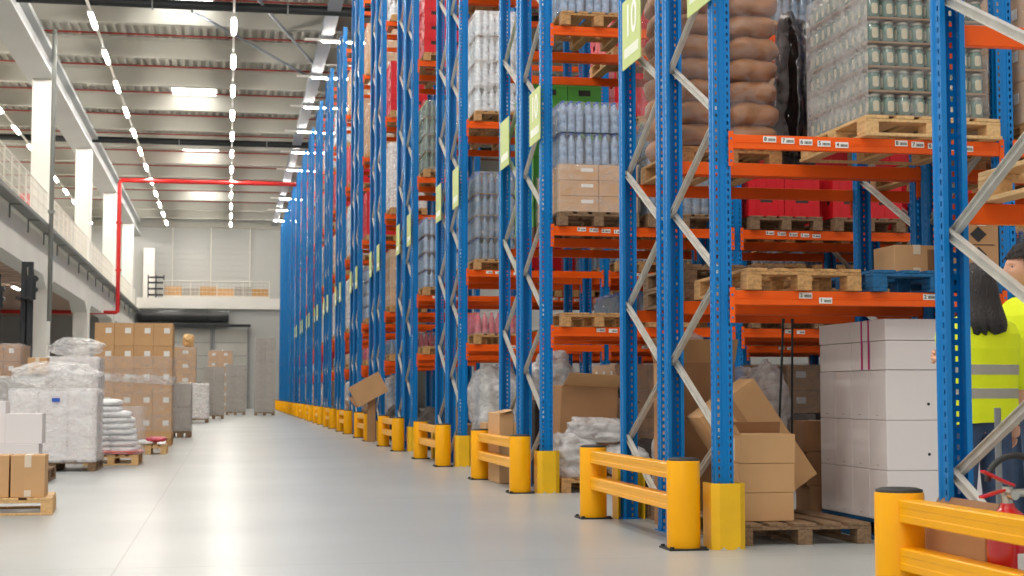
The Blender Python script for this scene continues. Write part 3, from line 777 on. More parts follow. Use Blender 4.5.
# first shelf
pallet((3.765, 10.36, 1.702), 'empty used wooden pallet on the first shelf beside the blue pallet', 'wood_used')
pallet((4.71, 10.36, 1.702), 'empty blue pallet on the first shelf carrying two brown boxes', 'wood_blue', w=.92)
t = carton((4.80, 10.45, 1.848), (.34, .36, .22), 'low brown carton on the blue shelf pallet, left of the diamond marked box')
obj('open_side', MB().box(.08, .16, -.183, -.1805, .02, .19).mesh('open_side', 'cardboard_inside'), t)
t = carton((5.035, 9.98, 1.848), (.30, .34, .37), 'tall brown box with black diamond marks on the blue shelf pallet', 'cardboard_dark', tape=False)
def dia():
    mb = MB()
    for z in (.115, .255): mb.add([(0, -.1725, z-.055), (.062, -.1725, z), (0, -.1725, z+.055), (-.062, -.1725, z)], [(0, 1, 2, 3)])
    mb.add([(-.12, -.1724, .18), (.12, -.1724, .18), (.12, -.1724, .186), (-.12, -.1724, .186)], [(0, 1, 2, 3)])
    return mb.mesh('diamond_mark', 'ink')
obj('diamond_mark', dia(), t)
obj('white_sticker', MB().box(-.0, .06, -.173, -.1705, .315, .345).mesh('white_sticker', 'paper'), t)
obj('yellow_sticker', MB().box(-.148, -.095, -.173, -.1705, .04, .21).mesh('yellow_sticker', 'sticker_yellow'), t)
for i in range(2): pallet((3.78, 11.84, 1.702+.1455*i), 'dark old pallet on the rear first shelf, %s of two' % ['lower', 'upper'][i], 'wood_old', group='dark pallets on the rear shelf')
# second shelf: brown sacks (rear) and jars (front)
pallet((3.765, 11.84, 2.747), 'wooden pallet under the brown sacks', 'wood_used')
for k in range(8):
    for i in range(2):
        for j in range(2):
            o = obj('paper_sack', sack_mesh(.425, .62, .205, (k*4+i*2+j) % 5, 'sack_brown'), None, (3.568+.40*i+R.uniform(-.012, .012), 11.54+.59*j, 2.893+.172*k), (0, 0, R.uniform(-.07, .07)))
            tag(o, 'full brown paper sack, %s layer from pallet, %s column, %s half' % (ORD[k], side[i], ['front', 'rear'][j]), 'sack', 'brown sacks on the second shelf')
o = obj('film_wrap', film_box(.88, 1.26, 1.42, 'film_thin', seed=3, amp=.02, key='sk'), None, (3.765, 11.84, 2.895)); tag(o, 'clear stretch film around the brown sacks', 'film')
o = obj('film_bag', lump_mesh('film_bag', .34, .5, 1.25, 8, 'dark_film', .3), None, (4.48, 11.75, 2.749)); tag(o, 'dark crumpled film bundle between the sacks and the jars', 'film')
pallet((4.69, 10.34, 2.747), 'fresh pale wooden pallet under the wrapped glass jars', 'wood_fresh', w=.985, skirt=True)
JX0, JY0 = 4.25, 9.79
def jar():
    r = .05; h = .15
    return MB().lathe([(r*.9, 0), (r, .008), (r, .112), (r*.78, .13), (r*.78, .133)], 14).mesh('jar', 'jar_glass')
def jarlab():
    mb = MB(); n = 7
    for c in (-PI/2, PI):
        rows = [(.03, .30), (.042, .46), (.09, .46), (.102, .30)]
        vs = [(.0507*math.cos(c+w*(2*i/n-1)), .0507*math.sin(c+w*(2*i/n-1)), z) for z, w in rows for i in range(n+1)]
        mb.add(vs, [(j*(n+1)+i, j*(n+1)+i+1, (j+1)*(n+1)+i+1, (j+1)*(n+1)+i) for j in range(3) for i in range(n)], 0, True)
    return mb.mesh('paper_label', 'jar_label')
def jarlid(): return MB().lathe([(.041, .133), (.042, .134), (.042, .15), (.038, .152)], 14).mesh('lid', 'jar_lid')
for k in range(6):
    zt = 2.893+.168*k
    o = obj('jar_tray', cached('jtray', lambda: MB().box(0, .86, 0, 1.12, 0, .006).box(0, .86, -.004, 0, 0, .012).box(-.004, 0, 0, 1.12, 0, .012).mesh('jar_tray', 'tray')), None, (JX0, JY0, zt)); tag(o, 'flat carton tray under the %s layer of glass jars from the pallet' % ORD[k], 'tray', 'trays between jar layers')
    for i in range(8):
        for j in range(10):
            if i > 0 and j > 0: continue
            t = obj('glass_jar', cached('jar', jar), None, (JX0+.055+.107*i, JY0+.056+.111*j, zt+.0065)); tag(t, ('glass jar, %s layer from the pallet, front row, %s from left' % (ORD[k], ORD[i])) if j == 0 else 'glass jar, %s layer from the pallet, left side, %s from front corner' % (ORD[k], ORD[j]), 'jar', 'wrapped glass jars')
            obj('paper_label', cached('jlab', jarlab), t); obj('lid', cached('jlid', jarlid), t)
def jarfilm():
    mb = MB(); w, d, h = .875, 1.135, 1.03; n = 12
    def grid(a, b, mi):
        a, b = Vector(a), Vector(b); vs = []
        for j in range(n+1):
            for i in range(n+1):
                p = a.lerp(b, i/n); p.z = h*j/n
                q = noise.noise(p*6)*.006; vs.append(p+Vector((q, q, 0)))
        mb.add(vs, [(j*(n+1)+i, j*(n+1)+i+1, (j+1)*(n+1)+i+1, (j+1)*(n+1)+i) for j in range(n) for i in range(n)], mi, True)
    grid((0, 0, 0), (w, 0, 0), 0); grid((w, 0, 0), (w, d, 0), 0); grid((0, d, 0), (0, 0, 0), 1)
    return mb.mesh('film_wrap', ['film_jar', 'film_haze'])
o = obj('film_wrap', jarfilm(), None, (JX0-.008, JY0-.010, 2.894)); tag(o, 'hazy stretch film around the glass jars', 'film')
o = obj('packed_cases', MB().box(.13, .84, .13, 1.1, 0, 1.0).mesh('packed_cases', 'bottle_green'), None, (JX0, JY0, 2.9)); bpy.data.objects.remove(o)

# floor at the rear of the second rack, left side: crumpled white bales
for i, (z, h, w) in enumerate(((.146, .5, .42), (.66, .42, .40), (1.08, .4, .36))):
    o = obj('film_bale', lump_mesh('film_bale', w, .55, h, 20+i, 'film_milky', .3), None, (3.62+.01*i, 12.16, z)); tag(o, 'crumpled white plastic bale, %s of the pile behind the second frame' % ['bottom', 'middle', 'top'][i], 'bale', 'white plastic bales')
pallet((3.77, 12.14, 0), 'old pallet on the floor under the white plastic bales', 'wood_old', d=.60)

# ------------------------------------------------------------------ third rack
Y1 = Yk(1)
pallet((3.765, Y1+.52, 0), 'brown pallet on the floor under the clear plastic heap', 'wood_used')
for i, (x, y, z, w, d, h) in enumerate(((3.58, Y1+.26, .146, .55, .5, .42), (4.13, Y1+.30, .146, .42, .5, .34), (3.86, Y1+.34, .50, .62, .42, .26))):
    o = obj('film_bag', lump_mesh('film_bag', w, d, h, 30+i, 'film_bag', .35), None, (x, y, z)); tag(o, 'crumpled clear plastic heap on the brown pallet, %s one' % ['left', 'right', 'upper'][i], 'bag', 'plastic heaps in the third rack')
t = thing('cardboard_box', 'large open brown carton leaning behind the clear plastic heap', 'box', (3.76, Y1+.82, .17), (0, .05, .06))
obj('box_body', MB().box(-.32, .32, -.24, .24, 0, .92).mesh('box_body', 'cardboard_dark', bevel=.008), t)
obj('flap', MB().box(-.3, .3, -.006, 0, 0, .28).mesh('flap', 'cardboard'), t, (0, -.24, .925), (1.1, 0, 0))
obj('flap', MB().box(0, .3, -.26, .26, 0, .006).mesh('flap', 'cardboard_inside'), t, (.32, 0, .925), (0, .55, 0))
o = obj('film_bag', lump_mesh('film_bag', .46, .5, .5, 35, 'film_bag', .35), None, (3.62, Y1+1.62, .95)); tag(o, 'clear plastic bag on a dark box at the rear of the third rack', 'bag')
carton((3.66, Y1+1.65, 0), (.55, .5, .94), 'dark box under a plastic bag at the rear of the third rack', 'dark_goods_and_shade', tape=False)
o = obj('film_bale', lump_mesh('film_bale', .6, .5, .5, 36, 'dark_goods_and_shade', .3), None, (4.55, Y1+.8, .0)); tag(o, 'dark rubbish sack beside the clear plastic heap', 'sack')
t = thing('cardboard_box', 'tall narrow brown carton standing behind the barrier of the third rack', 'box', (3.015, Y1+2.0, 0))
obj('box_body', MB().box(-.088, .088, -.36, .36, 0, .80).mesh('box_body', 'cardboard', bevel=.01), t)
obj('flap', MB().box(-.08, .08, -.30, .30, 0, .006).mesh('flap', 'cardboard'), t, (0.0, -.1, .805), (0, -.25, 0))
t.location.x = 3.098
pallet((3.765, Y1+.5, 1.702), 'empty wooden pallet on the first shelf of the third rack, left', 'wood_used')
pallet((4.69, Y1+.5, 1.702), 'empty wooden pallet on the first shelf of the third rack, right', 'wood_used')
pallet((3.765, Y1+.5, 2.747), 'old pallet under the wrapped flat cartons in the third rack', 'wood_old', w=.86)
for k in range(3):
    for i in range(2):
        for j in range(3):
            if i == 1 and j > 0: continue
            carton((3.555+.42*i, Y1+.11+.39*j, 2.893+.165*k), (.415, .385, .162), 'flat brown carton in the third rack, %s layer, %s column, %s from front' % (ORD[k], side[i], ORD[j]), group='flat cartons in the third rack', tape=False, lab=True)
o = obj('film_wrap', film_box(.87, 1.2, .50, 'film', seed=5, amp=.012, key='fc'), None, (3.765, Y1+.50, 2.894)); tag(o, 'clear stretch film around the flat brown cartons', 'film')
def water_pack():
    def f():
        mb = MB(); p = bottle_prof(.33, .043)
        for i in range(3):
            for j in range(2):
                c = ((i-1)*.087, (j-.5)*.087, 0)
                mb.lathe(p[:-2], 10, 0, c); mb.lathe([(.018, .308), (.018, .33)], 8, 1, c)
        return mb.mesh('bottles', ['bottle_water', 'cap_blue'])
    return cached('wpack', f)
def packs(x0, y0, z0, nx, ny, nz, where, rack):
    for k in range(nz):
        for i in range(nx):
            for j in range(ny):
                if i > 0 and j > 0: continue
                t = thing('water_pack', 'wrapped water bottle six pack %s, layer %s, %s column, %s from front' % (where, ORD[k], ORD[i], ORD[j]), 'water bottles', (x0+.275*(i+.5), y0+.185*(j+.5), z0+.338*k), group='water packs '+where)
                obj('bottles', water_pack(), t)
                obj('film_wrap', cached('wpf', lambda: film_box(.268, .18, .31, 'film', seed=9, amp=.004, key='wp')), t)
packs(3.36, Y1-.02, 3.40, 3, 5, 2, 'on flat cartons', 1)
pallet((3.77, Y1+.5, 4.852), 'wooden pallet under water bottles on the third shelf of third rack', 'wood_used')
packs(3.36, Y1-.06, 4.998, 3, 5, 2, 'on third shelf', 1)
pallet((3.765, Y1+1.98, 2.747), 'old pallet under the green crates in the third rack', 'wood_old')
crate_stack(3.37, Y1+1.42, 2.893, 2, 3, 6, 'in the third rack', 'green_plastic', 'green', d=.38)
pallet((4.69, Y1+.5, 2.747), 'wooden pallet under blue bottles in the third rack', 'wood_old')
bottle_load(4.69, Y1+.5, 2.893, 3, 'wrapped blue water bottles on pallet, right half of third rack', 'bottle_dark')
# second bay of the third rack: red crates seen between the beams
for s in range(2):
    xx = PX+BAY+.55+.94*s-.02
    pallet((xx, Y1+.5, 2.747), 'old pallet under red crates, third rack, %s of the far bay' % side[s], 'wood_old', detail=True)
    crate_stack(xx-.40, Y1-.04, 2.893, 2, 2, 2, 'in far bay of third rack, %s' % side[s])
    pallet((xx, Y1+.5, 1.702), 'old pallet on first shelf of third rack, %s of the far bay' % side[s], 'wood_old')
    carton((xx, Y1+.5, 1.848), (.7, .9, .5), 'dim brown box on first shelf of third rack, %s of far bay' % side[s], 'cardboard_dark')  # dimness of the far bay painted with darker cardboard
    carton((xx, Y1+.5, 0), (.7, .9, .8), 'dark box on the floor of third rack, %s of far bay' % side[s], 'dark_goods_and_shade', tape=False)

# ------------------------------------------------------------------ the racks farther along the aisle
SH = ['floor level', 'first shelf', 'second shelf', 'third shelf', 'fourth shelf', 'fifth shelf']
ZS = [0]+LEV
def wrapped_cartons(x, y, z, h, label, m='cardboard', nl=3, film='film', w=.78, d=1.1, cols=2):
    t = thing('carton_load', label, 'cartons', (x, y, z))
    lh = h/nl
    def f():
        mb = MB()
        for i in range(cols): mb.box(-w/2+i*w/cols+.003, -w/2+(i+1)*w/cols-.003, -d/2, d/2, .003, lh-.003)
        for i in range(cols): mb.box(-w/2+(i+.3)*w/cols, -w/2+(i+.6)*w/cols, -d/2-.003, -d/2, lh*.5, lh*.75, 1)
        for i in range(3): mb.box(-w/2-.003, -w/2, -d/2+(i+.3)*d/3, -d/2+(i+.5)*d/3, lh*.5, lh*.75, 1)
        return mb.mesh('carton_layer', [m, 'paper' if m != 'grey_goods' else m])
    for k in range(nl): obj('carton_layer', cached(('clay', m, lh, w, d, cols), f), t, (0, 0, k*lh))
    if film: obj('film_wrap', film_box(w+.03, d+.03, h, film, seed=nl, amp=.012), t)
    return t
def crates_load(x, y, z, nl, label, m):
    t = thing('crate_load', label, 'crates', (x, y, z))
    for k in range(nl):
        for i in range(2):
            for j in range(3):
                if i and j: continue
                obj('crate', crate_mesh(m, .39, .36, .27), t, ((i-.5)*.4, (j-1)*.375, k*.272))
    return t
PLAN = {
 2: (['bag', 'pink', 'dark', 'white', 'greenc'], ['box', 'empty', 'water', 'cart', 'cart']),
 3: (['junk', 'empty', 'water', 'green', 'red'], ['box', 'pink', 'cart', 'water', 'red']),
 4: (['junk', 'dark', 'cart', 'whitec', 'red'], ['bag', 'empty', 'cart', 'cart', 'red']),
 5: (['box', 'pink', 'water', 'red', 'cart'], ['box', 'cart', 'white', 'red', 'cart']),
 6: (['box', 'cart', 'whitec', 'white', 'red'], ['bag', 'cart', 'whitec', 'water', 'cart'])}
POOL = ['cart', 'whitec', 'water', 'white', 'red', 'dark', 'cart', 'green']
def load(kind, x, y, z, hmax, desc, det):
    lab = lambda s: '%s, %s' % (s, desc)
    if kind == 'bag':
        pallet((x, y, z), lab('old pallet'), 'wood_old', detail=det)
        o = obj('film_bag', lump_mesh('film_bag', .75, 1.0, min(1.25, hmax-.2), 41, 'film_bag', .3), None, (x, y, z+.146)); tag(o, lab('bulging clear plastic bag'), 'bag')
    elif kind == 'box':
        t = carton((x, y, z), (.6, .9, .55), lab('plain brown box'), 'cardboard_dark', lab=True)
        obj('flap', cached('bflap', lambda: MB().box(-.006, 0, -.42, .42, 0, .25).mesh('flap', 'cardboard')), t, (-.3, 0, .553), (0, -.4, 0))
    elif kind == 'junk':
        o = obj('waste_heap', lump_mesh('waste_heap', .8, 1.0, .7, 44, 'dark_goods_and_shade', .35), None, (x, y, z)); tag(o, lab('dark heap of waste'), 'waste')
    else:
        pallet((x, y, z), lab('wooden pallet'), 'wood_used', detail=det)
        z += .1465; h = hmax-.36
        n = lambda lh: max(1, min(4, int(h/lh)))
        if kind == 'water': bottle_load(x, y, z, n(.31), lab('wrapped clear water bottles'), 'bottle_water')
        elif kind == 'dark': bottle_load(x, y, z, n(.31), lab('wrapped dark blue bottles'), 'bottle_dark')
        elif kind == 'green': bottle_load(x, y, z, n(.31), lab('wrapped green bottles'), 'bottle_green', 'green_plastic')
        elif kind == 'white': bottle_load(x, y, z, n(.36), lab('white wrapped bottle layers'), 'bottle_clear', 'paper', lh=.36, film='film_milky')
        elif kind == 'cart': wrapped_cartons(x, y, z, n(.3)*.3, lab('brown cartons in film'), 'cardboard', n(.3))
        elif kind == 'whitec': wrapped_cartons(x, y, z, n(.35)*.35, lab('white cartons in film'), 'carton_white', n(.35), 'film_milky')
        elif kind == 'red': crates_load(x, y, z, n(.27), lab('red bottle crates'), 'red_plastic')
        elif kind == 'greenc': crates_load(x, y, z, n(.27), lab('green bottle crates'), 'green_plastic')
        elif kind == 'pink': bottle_load(x, y, z, 1, lab('pink wrapped packs'), 'pink_plastic', 'red_plastic', lh=.3)
for k in range(2, 16):
    for s in range(2):
        for li in range(5 if k < 12 else 4):
            if k in PLAN: kind = PLAN[k][s][li]
            else: kind = R.choice(['box', 'bag', 'junk', 'cart']) if li == 0 else R.choice(POOL)
            y = Yk(k)+(.51 if s == 0 else 2.03)
            hm = (ZS[li+1]-ZS[li])-.12
            load(kind, 3.775, y, ZS[li]+(.002 if li else 0), hm, '%s, %s side of %s' % (SH[li], ['near', 'far'][s], rackname(k).replace(' from the camera', '')), k < 3)
    if k >= 4:                                       # goods on the very top shelf of the farther racks
        load(R.choice(['cart', 'whitec', 'cart', 'white']), 3.775, Yk(k)+.51, LEV[4]+.002, 1.6, 'fifth shelf of %s' % rackname(k).replace(' from the camera', ''), False)
# the inner bays of the nearer racks, seen through the gaps; boxes coloured dark for shade
for k, bays in ((0, (1,)), (1, (0, 1, 2, 3)), (2, (1, 2, 3)), (3, (1, 2))):
    for b in bays:
        for s in range(2):
            for q in range(2):
                for li in range(4 if k else 3):
                    if k == 1 and (b == 1 and s == 0 and li < 3): continue
                    if k == 1 and b == 0 and (s == 0 or q == 0): continue
                    if k == 0 and s == 0 and q > 0: continue
                    y = Yk(k)+(.51 if s == 0 else 2.03); x = PX+.535+.945*q+BAY*b
                    kind = R.choice(['cart', 'dark', 'junk', 'boxd']) if li == 0 else R.choice(['cart', 'dark', 'red', 'cart', 'green', 'empty'])
                    d = '%s, %s %s of %s bay, %s' % (SH[li], ['near', 'far'][s], side[q], ORD[b], rackname(k))
                    if kind == 'boxd': carton((x, y, 0), (.75, 1.0, .9), 'box darkened for shade, '+d, 'dark_goods_and_shade', tape=False)
                    else: load(kind, x, y, ZS[li]+(.002 if li else 0), ZS[li+1]-ZS[li]-.12, d, False)
# loose board pieces poking out of the racks
for i, (x, y, z, ry, w, l) in enumerate(((2.78, Yk(4)+1.4, .95, .5, .9, .9), )):
    t = thing('cardboard_sheet', 'folded cardboard sheet poking out into the aisle from the sixth rack', 'cardboard', (2.62, Yk(3)+5.05, 0), (0, 0, 0))
    obj('sheet_panel', MB().box(0, .72, 0, .012, 0, .46).mesh('sheet_panel', 'cardboard'), t, (.05, 0, .72), (0, -.5, .1))
    obj('sheet_panel', MB().box(0, .72, 0, .012, 0, .4).mesh('sheet_panel', 'cardboard_inside'), t, (.0, .012, .72), (-1.0, -.5, .1))
    obj('leaning_board', MB().box(.25, .42, .2, .212, 0, .9).mesh('leaning_board', 'cardboard_dark'), t)
carton((3.62, Yk(2)-.62, 0), (.42, .5, .62), 'open brown carton standing on the aisle floor before the fourth rack', 'cardboard', lab=True)

# ------------------------------------------------------------------ nearest rack at the right edge
YN = 9.86-5.8
pallet((3.80, YN+1.96, 1.892), 'pale wooden pallet on the shelf of the nearest rack, the lower one', 'wood_fresh')
t = thing('flattened_carton', 'flattened brown carton leaning on the nearest frame behind the yellow barrier', 'cardboard', (3.095, YN+1.98, 0), (0, .02, 0))
obj('outer_panel', MB().box(0, .012, 0, .60, 0, .47).mesh('outer_panel', 'cardboard', bevel=.002), t)
obj('inner_panel', MB().box(.014, .026, -.02, .58, 0, .51).mesh('inner_panel', 'cardboard', bevel=.002), t)
obj('flap', MB().box(0, .012, .02, .58, 0, .10).mesh('flap', 'cardboard_inside'), t, (.028, 0, .47), (0, .5, 0))
t = thing('fire_extinguisher', 'red fire extinguisher with black hose behind the yellow barrier', 'extinguisher', (3.112, 5.86, 0.0), (0, 0, .1))
r = .085
obj('cylinder', MB().lathe([(r*.9, .02), (r, .03), (r, .46), (r*.97, .49), (r*.82, .525), (r*.5, .548), (.03, .56), (.028, .575)], 32).mesh('cylinder', 'extinguisher_red'), t)
obj('foot_ring', MB().lathe([(r*.95, 0), (r*1.0, .0), (r*1.0, .028), (r*.95, .03)], 32).mesh('foot_ring', 'black_rubber'), t)
obj('valve', MB().cyl((0, 0, .57), (0, 0, .64), .022, n=16).cyl((-.02, 0, .615), (.075, 0, .615), .016, n=12).cyl((0, -.02, .61), (0, -.055, .61), .02, n=14).mesh('valve', 'brass'), t)
obj('handle', MB().bar((.0, 0, .632), (-.125, 0, .60), .03, .012, up=(0, 0, 1)).mesh('handle', 'extinguisher_red', bevel=.003), t)
obj('lever', MB().bar((.03, 0, .645), (-.01, 0, .66), .03, .012, up=(0, 0, 1)).bar((-.01, 0, .66), (-.115, 0, .705), .03, .012, up=(0, 0, 1)).mesh('lever', 'extinguisher_red', bevel=.003), t)
hz = [(.07, 0, .615)]
hz = [(-.085, .02, .68)]
pts = []
for i in range(25):
    a = PI*(1-i/24*1.25); pts.append((.06+.13*math.cos(a), .03, .66+.105*math.sin(a)))
pts += [(.135, .02, .50), (.125, .0, .38), (.11, -.02, .25)]
obj('hose', MB().tube(pts, .013, 10).mesh('hose', 'black_rubber'), t)
obj('nozzle', MB().cyl((.11, -.02, .26), (.105, -.02, .12), .016, .026, n=14).mesh('nozzle', 'black_rubber'), t)
obj('label_sticker', MB().add([(r*1.003*math.cos(a), r*1.003*math.sin(a), z) for z in (.2, .38) for a in [(-100+8*i)*PI/180 for i in range(9)]], [(i, i+1, 10+i, 9+i) for i in range(8)], 0, True).mesh('label_sticker', 'paper'), t)
t = thing('sign_post', 'thin grey vertical pole behind the extinguisher in front of the jeans', 'pole', (3.56, 6.78, 0))
obj('pole_tube', MB().cyl((0, 0, .03), (0, 0, .95), .016, n=12).mesh('pole_tube', 'steel_grey'), t)
obj('pole_base', MB().cyl((0, 0, 0), (0, 0, .03), .11, .10, n=20).mesh('pole_base', 'yellow_paint'), t)

# ------------------------------------------------------------------ people
def skin_mesh(nodes, edges, root, sub=2):
    me = bpy.data.meshes.new('sk'); names = list(nodes)
    me.from_pydata([nodes[n][0] for n in names], [(names.index(a), names.index(b)) for a, b in edges], [])
    o = bpy.data.objects.new('sk', me); COL.objects.link(o)
    sm = o.modifiers.new('s', 'SKIN'); sm.use_smooth_shade = True; sm.branch_smoothing = .6
    for i, n in enumerate(names):
        r = nodes[n][1]; d = me.skin_vertices[0].data[i]
        d.radius = r if isinstance(r, tuple) else (r, r); d.use_root = (n == root)
    ss = o.modifiers.new('u', 'SUBSURF'); ss.levels = sub; ss.render_levels = sub
    dg = bpy.context.evaluated_depsgraph_get(); dg.update()
    r = bpy.data.meshes.new_from_object(o.evaluated_get(dg)); bpy.data.objects.remove(o)
    return r
def join_meshes(name, parts):                       # parts: (mesh, material)
    mb = MB(); mats = []
    for me, m in parts:
        if m not in mats: mats.append(m)
        mb.add([v.co[:] for v in me.vertices], [p.vertices[:] for p in me.polygons], mats.index(m), True)
    return mb.mesh(name, mats)
def head_mesh(c, s=1.0, yaw=0.):
    b = bmesh.new(); bmesh.ops.create_icosphere(b, subdivisions=5, radius=1)
    M = Matrix.Translation(c) @ Matrix.Rotation(yaw, 4, 'Z')
    for v in b.verts:
        p = v.co.copy()
        x, y, z = p.x*.076, p.y*.096, p.z*.118
        if z < -.02: k = min(1, (-z-.02)/.09); x *= 1-.33*k; y *= (1-.15*k) if y > 0 else 1-.35*k
        if y > 0:
            f = math.exp(-(x/.014)**2)
            y += .022*f*math.exp(-((z+.012)/.020)**2)*(1 if y > .05 else 0)+.010*f*math.exp(-((z-.012)/.022)**2)
            y += .006*math.exp(-((z-.034)/.012)**2)*math.exp(-(x/.05)**2)
            for sx in (-.031, .031): y -= .010*math.exp(-((x-sx)/.015)**2-((z-.014)/.011)**2)
            y += .005*math.exp(-(x/.022)**2-((z+.052)/.007)**2)+.005*math.exp(-(x/.02)**2-((z+.066)/.007)**2)
            y += .010*math.exp(-(x/.025)**2-((z+.098)/.016)**2)
        v.co = M @ Vector((x*s, y*s, z*s))
    for q in (-1, 1):                                # ears
        g = bmesh.ops.create_uvsphere(b, u_segments=12, v_segments=8, radius=1)
        for v in g['verts']:
            p = v.co; v.co = M @ Vector((q*.076*s+p.x*.010*s, -.008*s+p.y*.020*s, .0*s+p.z*.032*s))
    for f in b.faces: f.smooth = True
    me = bpy.data.meshes.new('head'); b.to_mesh(me); b.free(); return me, M
def person(label, loc, yaw, arms, hair, h=1.0, head_yaw=0., shirt='vest_yellow', hands='relaxed'):
    t = thing('person', label, 'person', loc, (0, 0, yaw))
    N = {'pel': ((0, 0, .95), (.145, .105)), 'sp': ((0, .005, 1.08), (.125, .095)), 'ch': ((0, -.005, 1.25), (.15, .105)), 'nb': ((0, -.01, 1.41), (.075, .065)), 'nk': ((0, .0, 1.49), .05), 'hb': ((0, .012, 1.545), .045)}
    E_ = [('pel', 'sp'), ('sp', 'ch'), ('ch', 'nb'), ('nb', 'nk'), ('nk', 'hb')]
    extra = []
    for s, q in (('l', -1), ('r', 1)):
        N['hip'+s] = ((q*.09, 0, .87), .095); N['kn'+s] = ((q*.10, .015, .49), .06); N['an'+s] = ((q*.10, -.02, .09), .042); N['to'+s] = ((q*.115, .12, .045), (.04, .03))
        el, wr, hd = arms[s]
        N['sh'+s] = ((q*.165, -.005, 1.375), .062); N['el'+s] = (el, .043); N['wr'+s] = (wr, .028)
        E_ += [('pel', 'hip'+s), ('hip'+s, 'kn'+s), ('kn'+s, 'an'+s), ('an'+s, 'to'+s), ('ch', 'sh'+s), ('sh'+s, 'el'+s), ('el'+s, 'wr'+s)]
        # hand: palm slab and five fingers
        wv, hv = Vector(wr), Vector(hd); d = (hv-wv).normalized(); up = Vector((0, 0, 1)); sd = d.cross(up).normalized(); nrm = sd.cross(d)
        sp_ = nrm                                     # palm held edge on: fingers spread vertically
        pal = {'a': (wv, .026), 'b': (wv+d*.045, (.038, .018)), 'c': (wv+d*.085, (.036, .016))}
        extra.append(skin_mesh(pal, [('a', 'b'), ('b', 'c')], 'a'))
        for i, (o_, ln) in enumerate(((.030, .072), (.010, .082), (-.010, .076), (-.029, .060))):
            b0 = wv+d*.075+sp_*o_*.85; curl = -q*sd if True else sd
            fn = {'a': (b0, .0095), 'b': (b0+d*ln*.42+sp_*o_*.12, .009), 'c': (b0+d*ln*.72+curl*ln*.22+sp_*o_*.15, .0082), 'd': (b0+d*ln*.88+curl*ln*.5+sp_*o_*.15, .007)}
            extra.append(skin_mesh(fn, [('a', 'b'), ('b', 'c'), ('c', 'd')], 'a'))
        b0 = wv+d*.03+sp_*.022
        fn = {'a': (b0, .012), 'b': (b0+d*.028+sp_*.026-q*sd*.008, .0105), 'c': (b0+d*.056+sp_*.034-q*sd*.018, .009)}
        extra.append(skin_mesh(fn, [('a', 'b'), ('b', 'c')], 'a'))
    body = skin_mesh(N, E_, 'pel')
    hm, M = head_mesh(Vector((0, .02, 1.595)), 1.0, head_yaw)
    body = join_meshes('body', [(body, 'skin'), (hm, 'skin')]+[(e, 'skin') for e in extra])
    obj('body', body, t)
    for sx in (-.031, .031):
        e = MB().lathe([(.0, -.007), (.0045, -.005), (.007, 0), (.0045, .005), (0, .007)], 12).mesh('eye', 'eye_white'); p = M @ Vector((sx, .074, .014)); obj('eye', e, t, p)
        e2 = MB().lathe([(.0, -.006), (.0052, 0), (0, .006)], 10).mesh('iris', 'ink'); p = M @ Vector((sx, .0805, .014)); obj('iris', e2, t, p)
    # trousers
    J = {k: (N[k][0], N[k][1]) for k in ('pel', 'hipl', 'hipr', 'knl', 'knr', 'anl', 'anr')}
    g = lambda r, a: (r[0]+a, r[1]+a) if isinstance(r, tuple) else r+a
    J = {k: (v[0], g(v[1], .018)) for k, v in J.items()}
    J['pel'] = ((0, 0, .96), (.165, .125))
    J['top'] = ((0, 0, 1.03), (.15, .12))
    jm = skin_mesh(J, [('top', 'pel'), ('pel', 'hipl'), ('pel', 'hipr'), ('hipl', 'knl'), ('hipr', 'knr'), ('knl', 'anl'), ('knr', 'anr')], 'pel')
    obj('jeans', join_meshes('jeans', [(jm, 'denim')]), t)
    for q in (-1, 1):
        obj('shoe', MB().loft([[(q*.112+rx*math.cos(a), y+.0*math.sin(a), .002+max(0, zz+rz*math.sin(a))) for a in [2*PI*i/14 for i in range(14)]] for y, rx, rz, zz in ((-.075, .02, .03, .04), (-.06, .038, .05, .05), (0, .042, .052, .05), (.07, .046, .038, .038), (.14, .044, .028, .028), (.175, .02, .015, .02))]).mesh('shoe', 'shoe'), t)
    # hi-vis vest: lofted rings, reflective bands are their own material zones
    rows = [(.875, .205, .150, 0), (.93, .205, .152, 0), (1.005, .20, .150, 0), (1.007, .2015, .1515, 1), (1.06, .2015, .1515, 1), (1.062, .20, .150, 0), (1.13, .205, .15, 0), (1.132, .2065, .1515, 1), (1.185, .2085, .1515, 1), (1.187, .207, .15, 0), (1.27, .215, .15, 0), (1.35, .222, .135, 0), (1.405, .20, .11, 0), (1.435, .14, .09, 0), (1.45, .085, .075, 0)]
    n = 40; mb = MB()
    rings = []
    for z, rx, ry, m in rows:
        rings.append([(rx*math.copysign(abs(math.cos(a))**.8, math.cos(a))*(1+.02*noise.noise(Vector((math.cos(a)*3, math.sin(a)*3, z*5)))), ry*math.copysign(abs(math.sin(a))**.8, math.sin(a))*(1+.06*noise.noise(Vector((math.cos(a)*3, math.sin(a)*3, z*4+3)))), z+.006*math.sin(a*3)*(z < .9)) for a in [2*PI*i/n for i in range(n)]])
    vs = [p for r_ in rings for p in r_]
    for i in range(len(rows)-1):
        mi = 1 if (rows[i][3] and rows[i+1][3]) else 0
        mb.add(vs[i*n:(i+2)*n], [(k, (k+1) % n, n+(k+1) % n, n+k) for k in range(n)], mi, True)
    obj('safety_vest', mb.mesh('safety_vest', ['vest_yellow', 'vest_grey']), t)
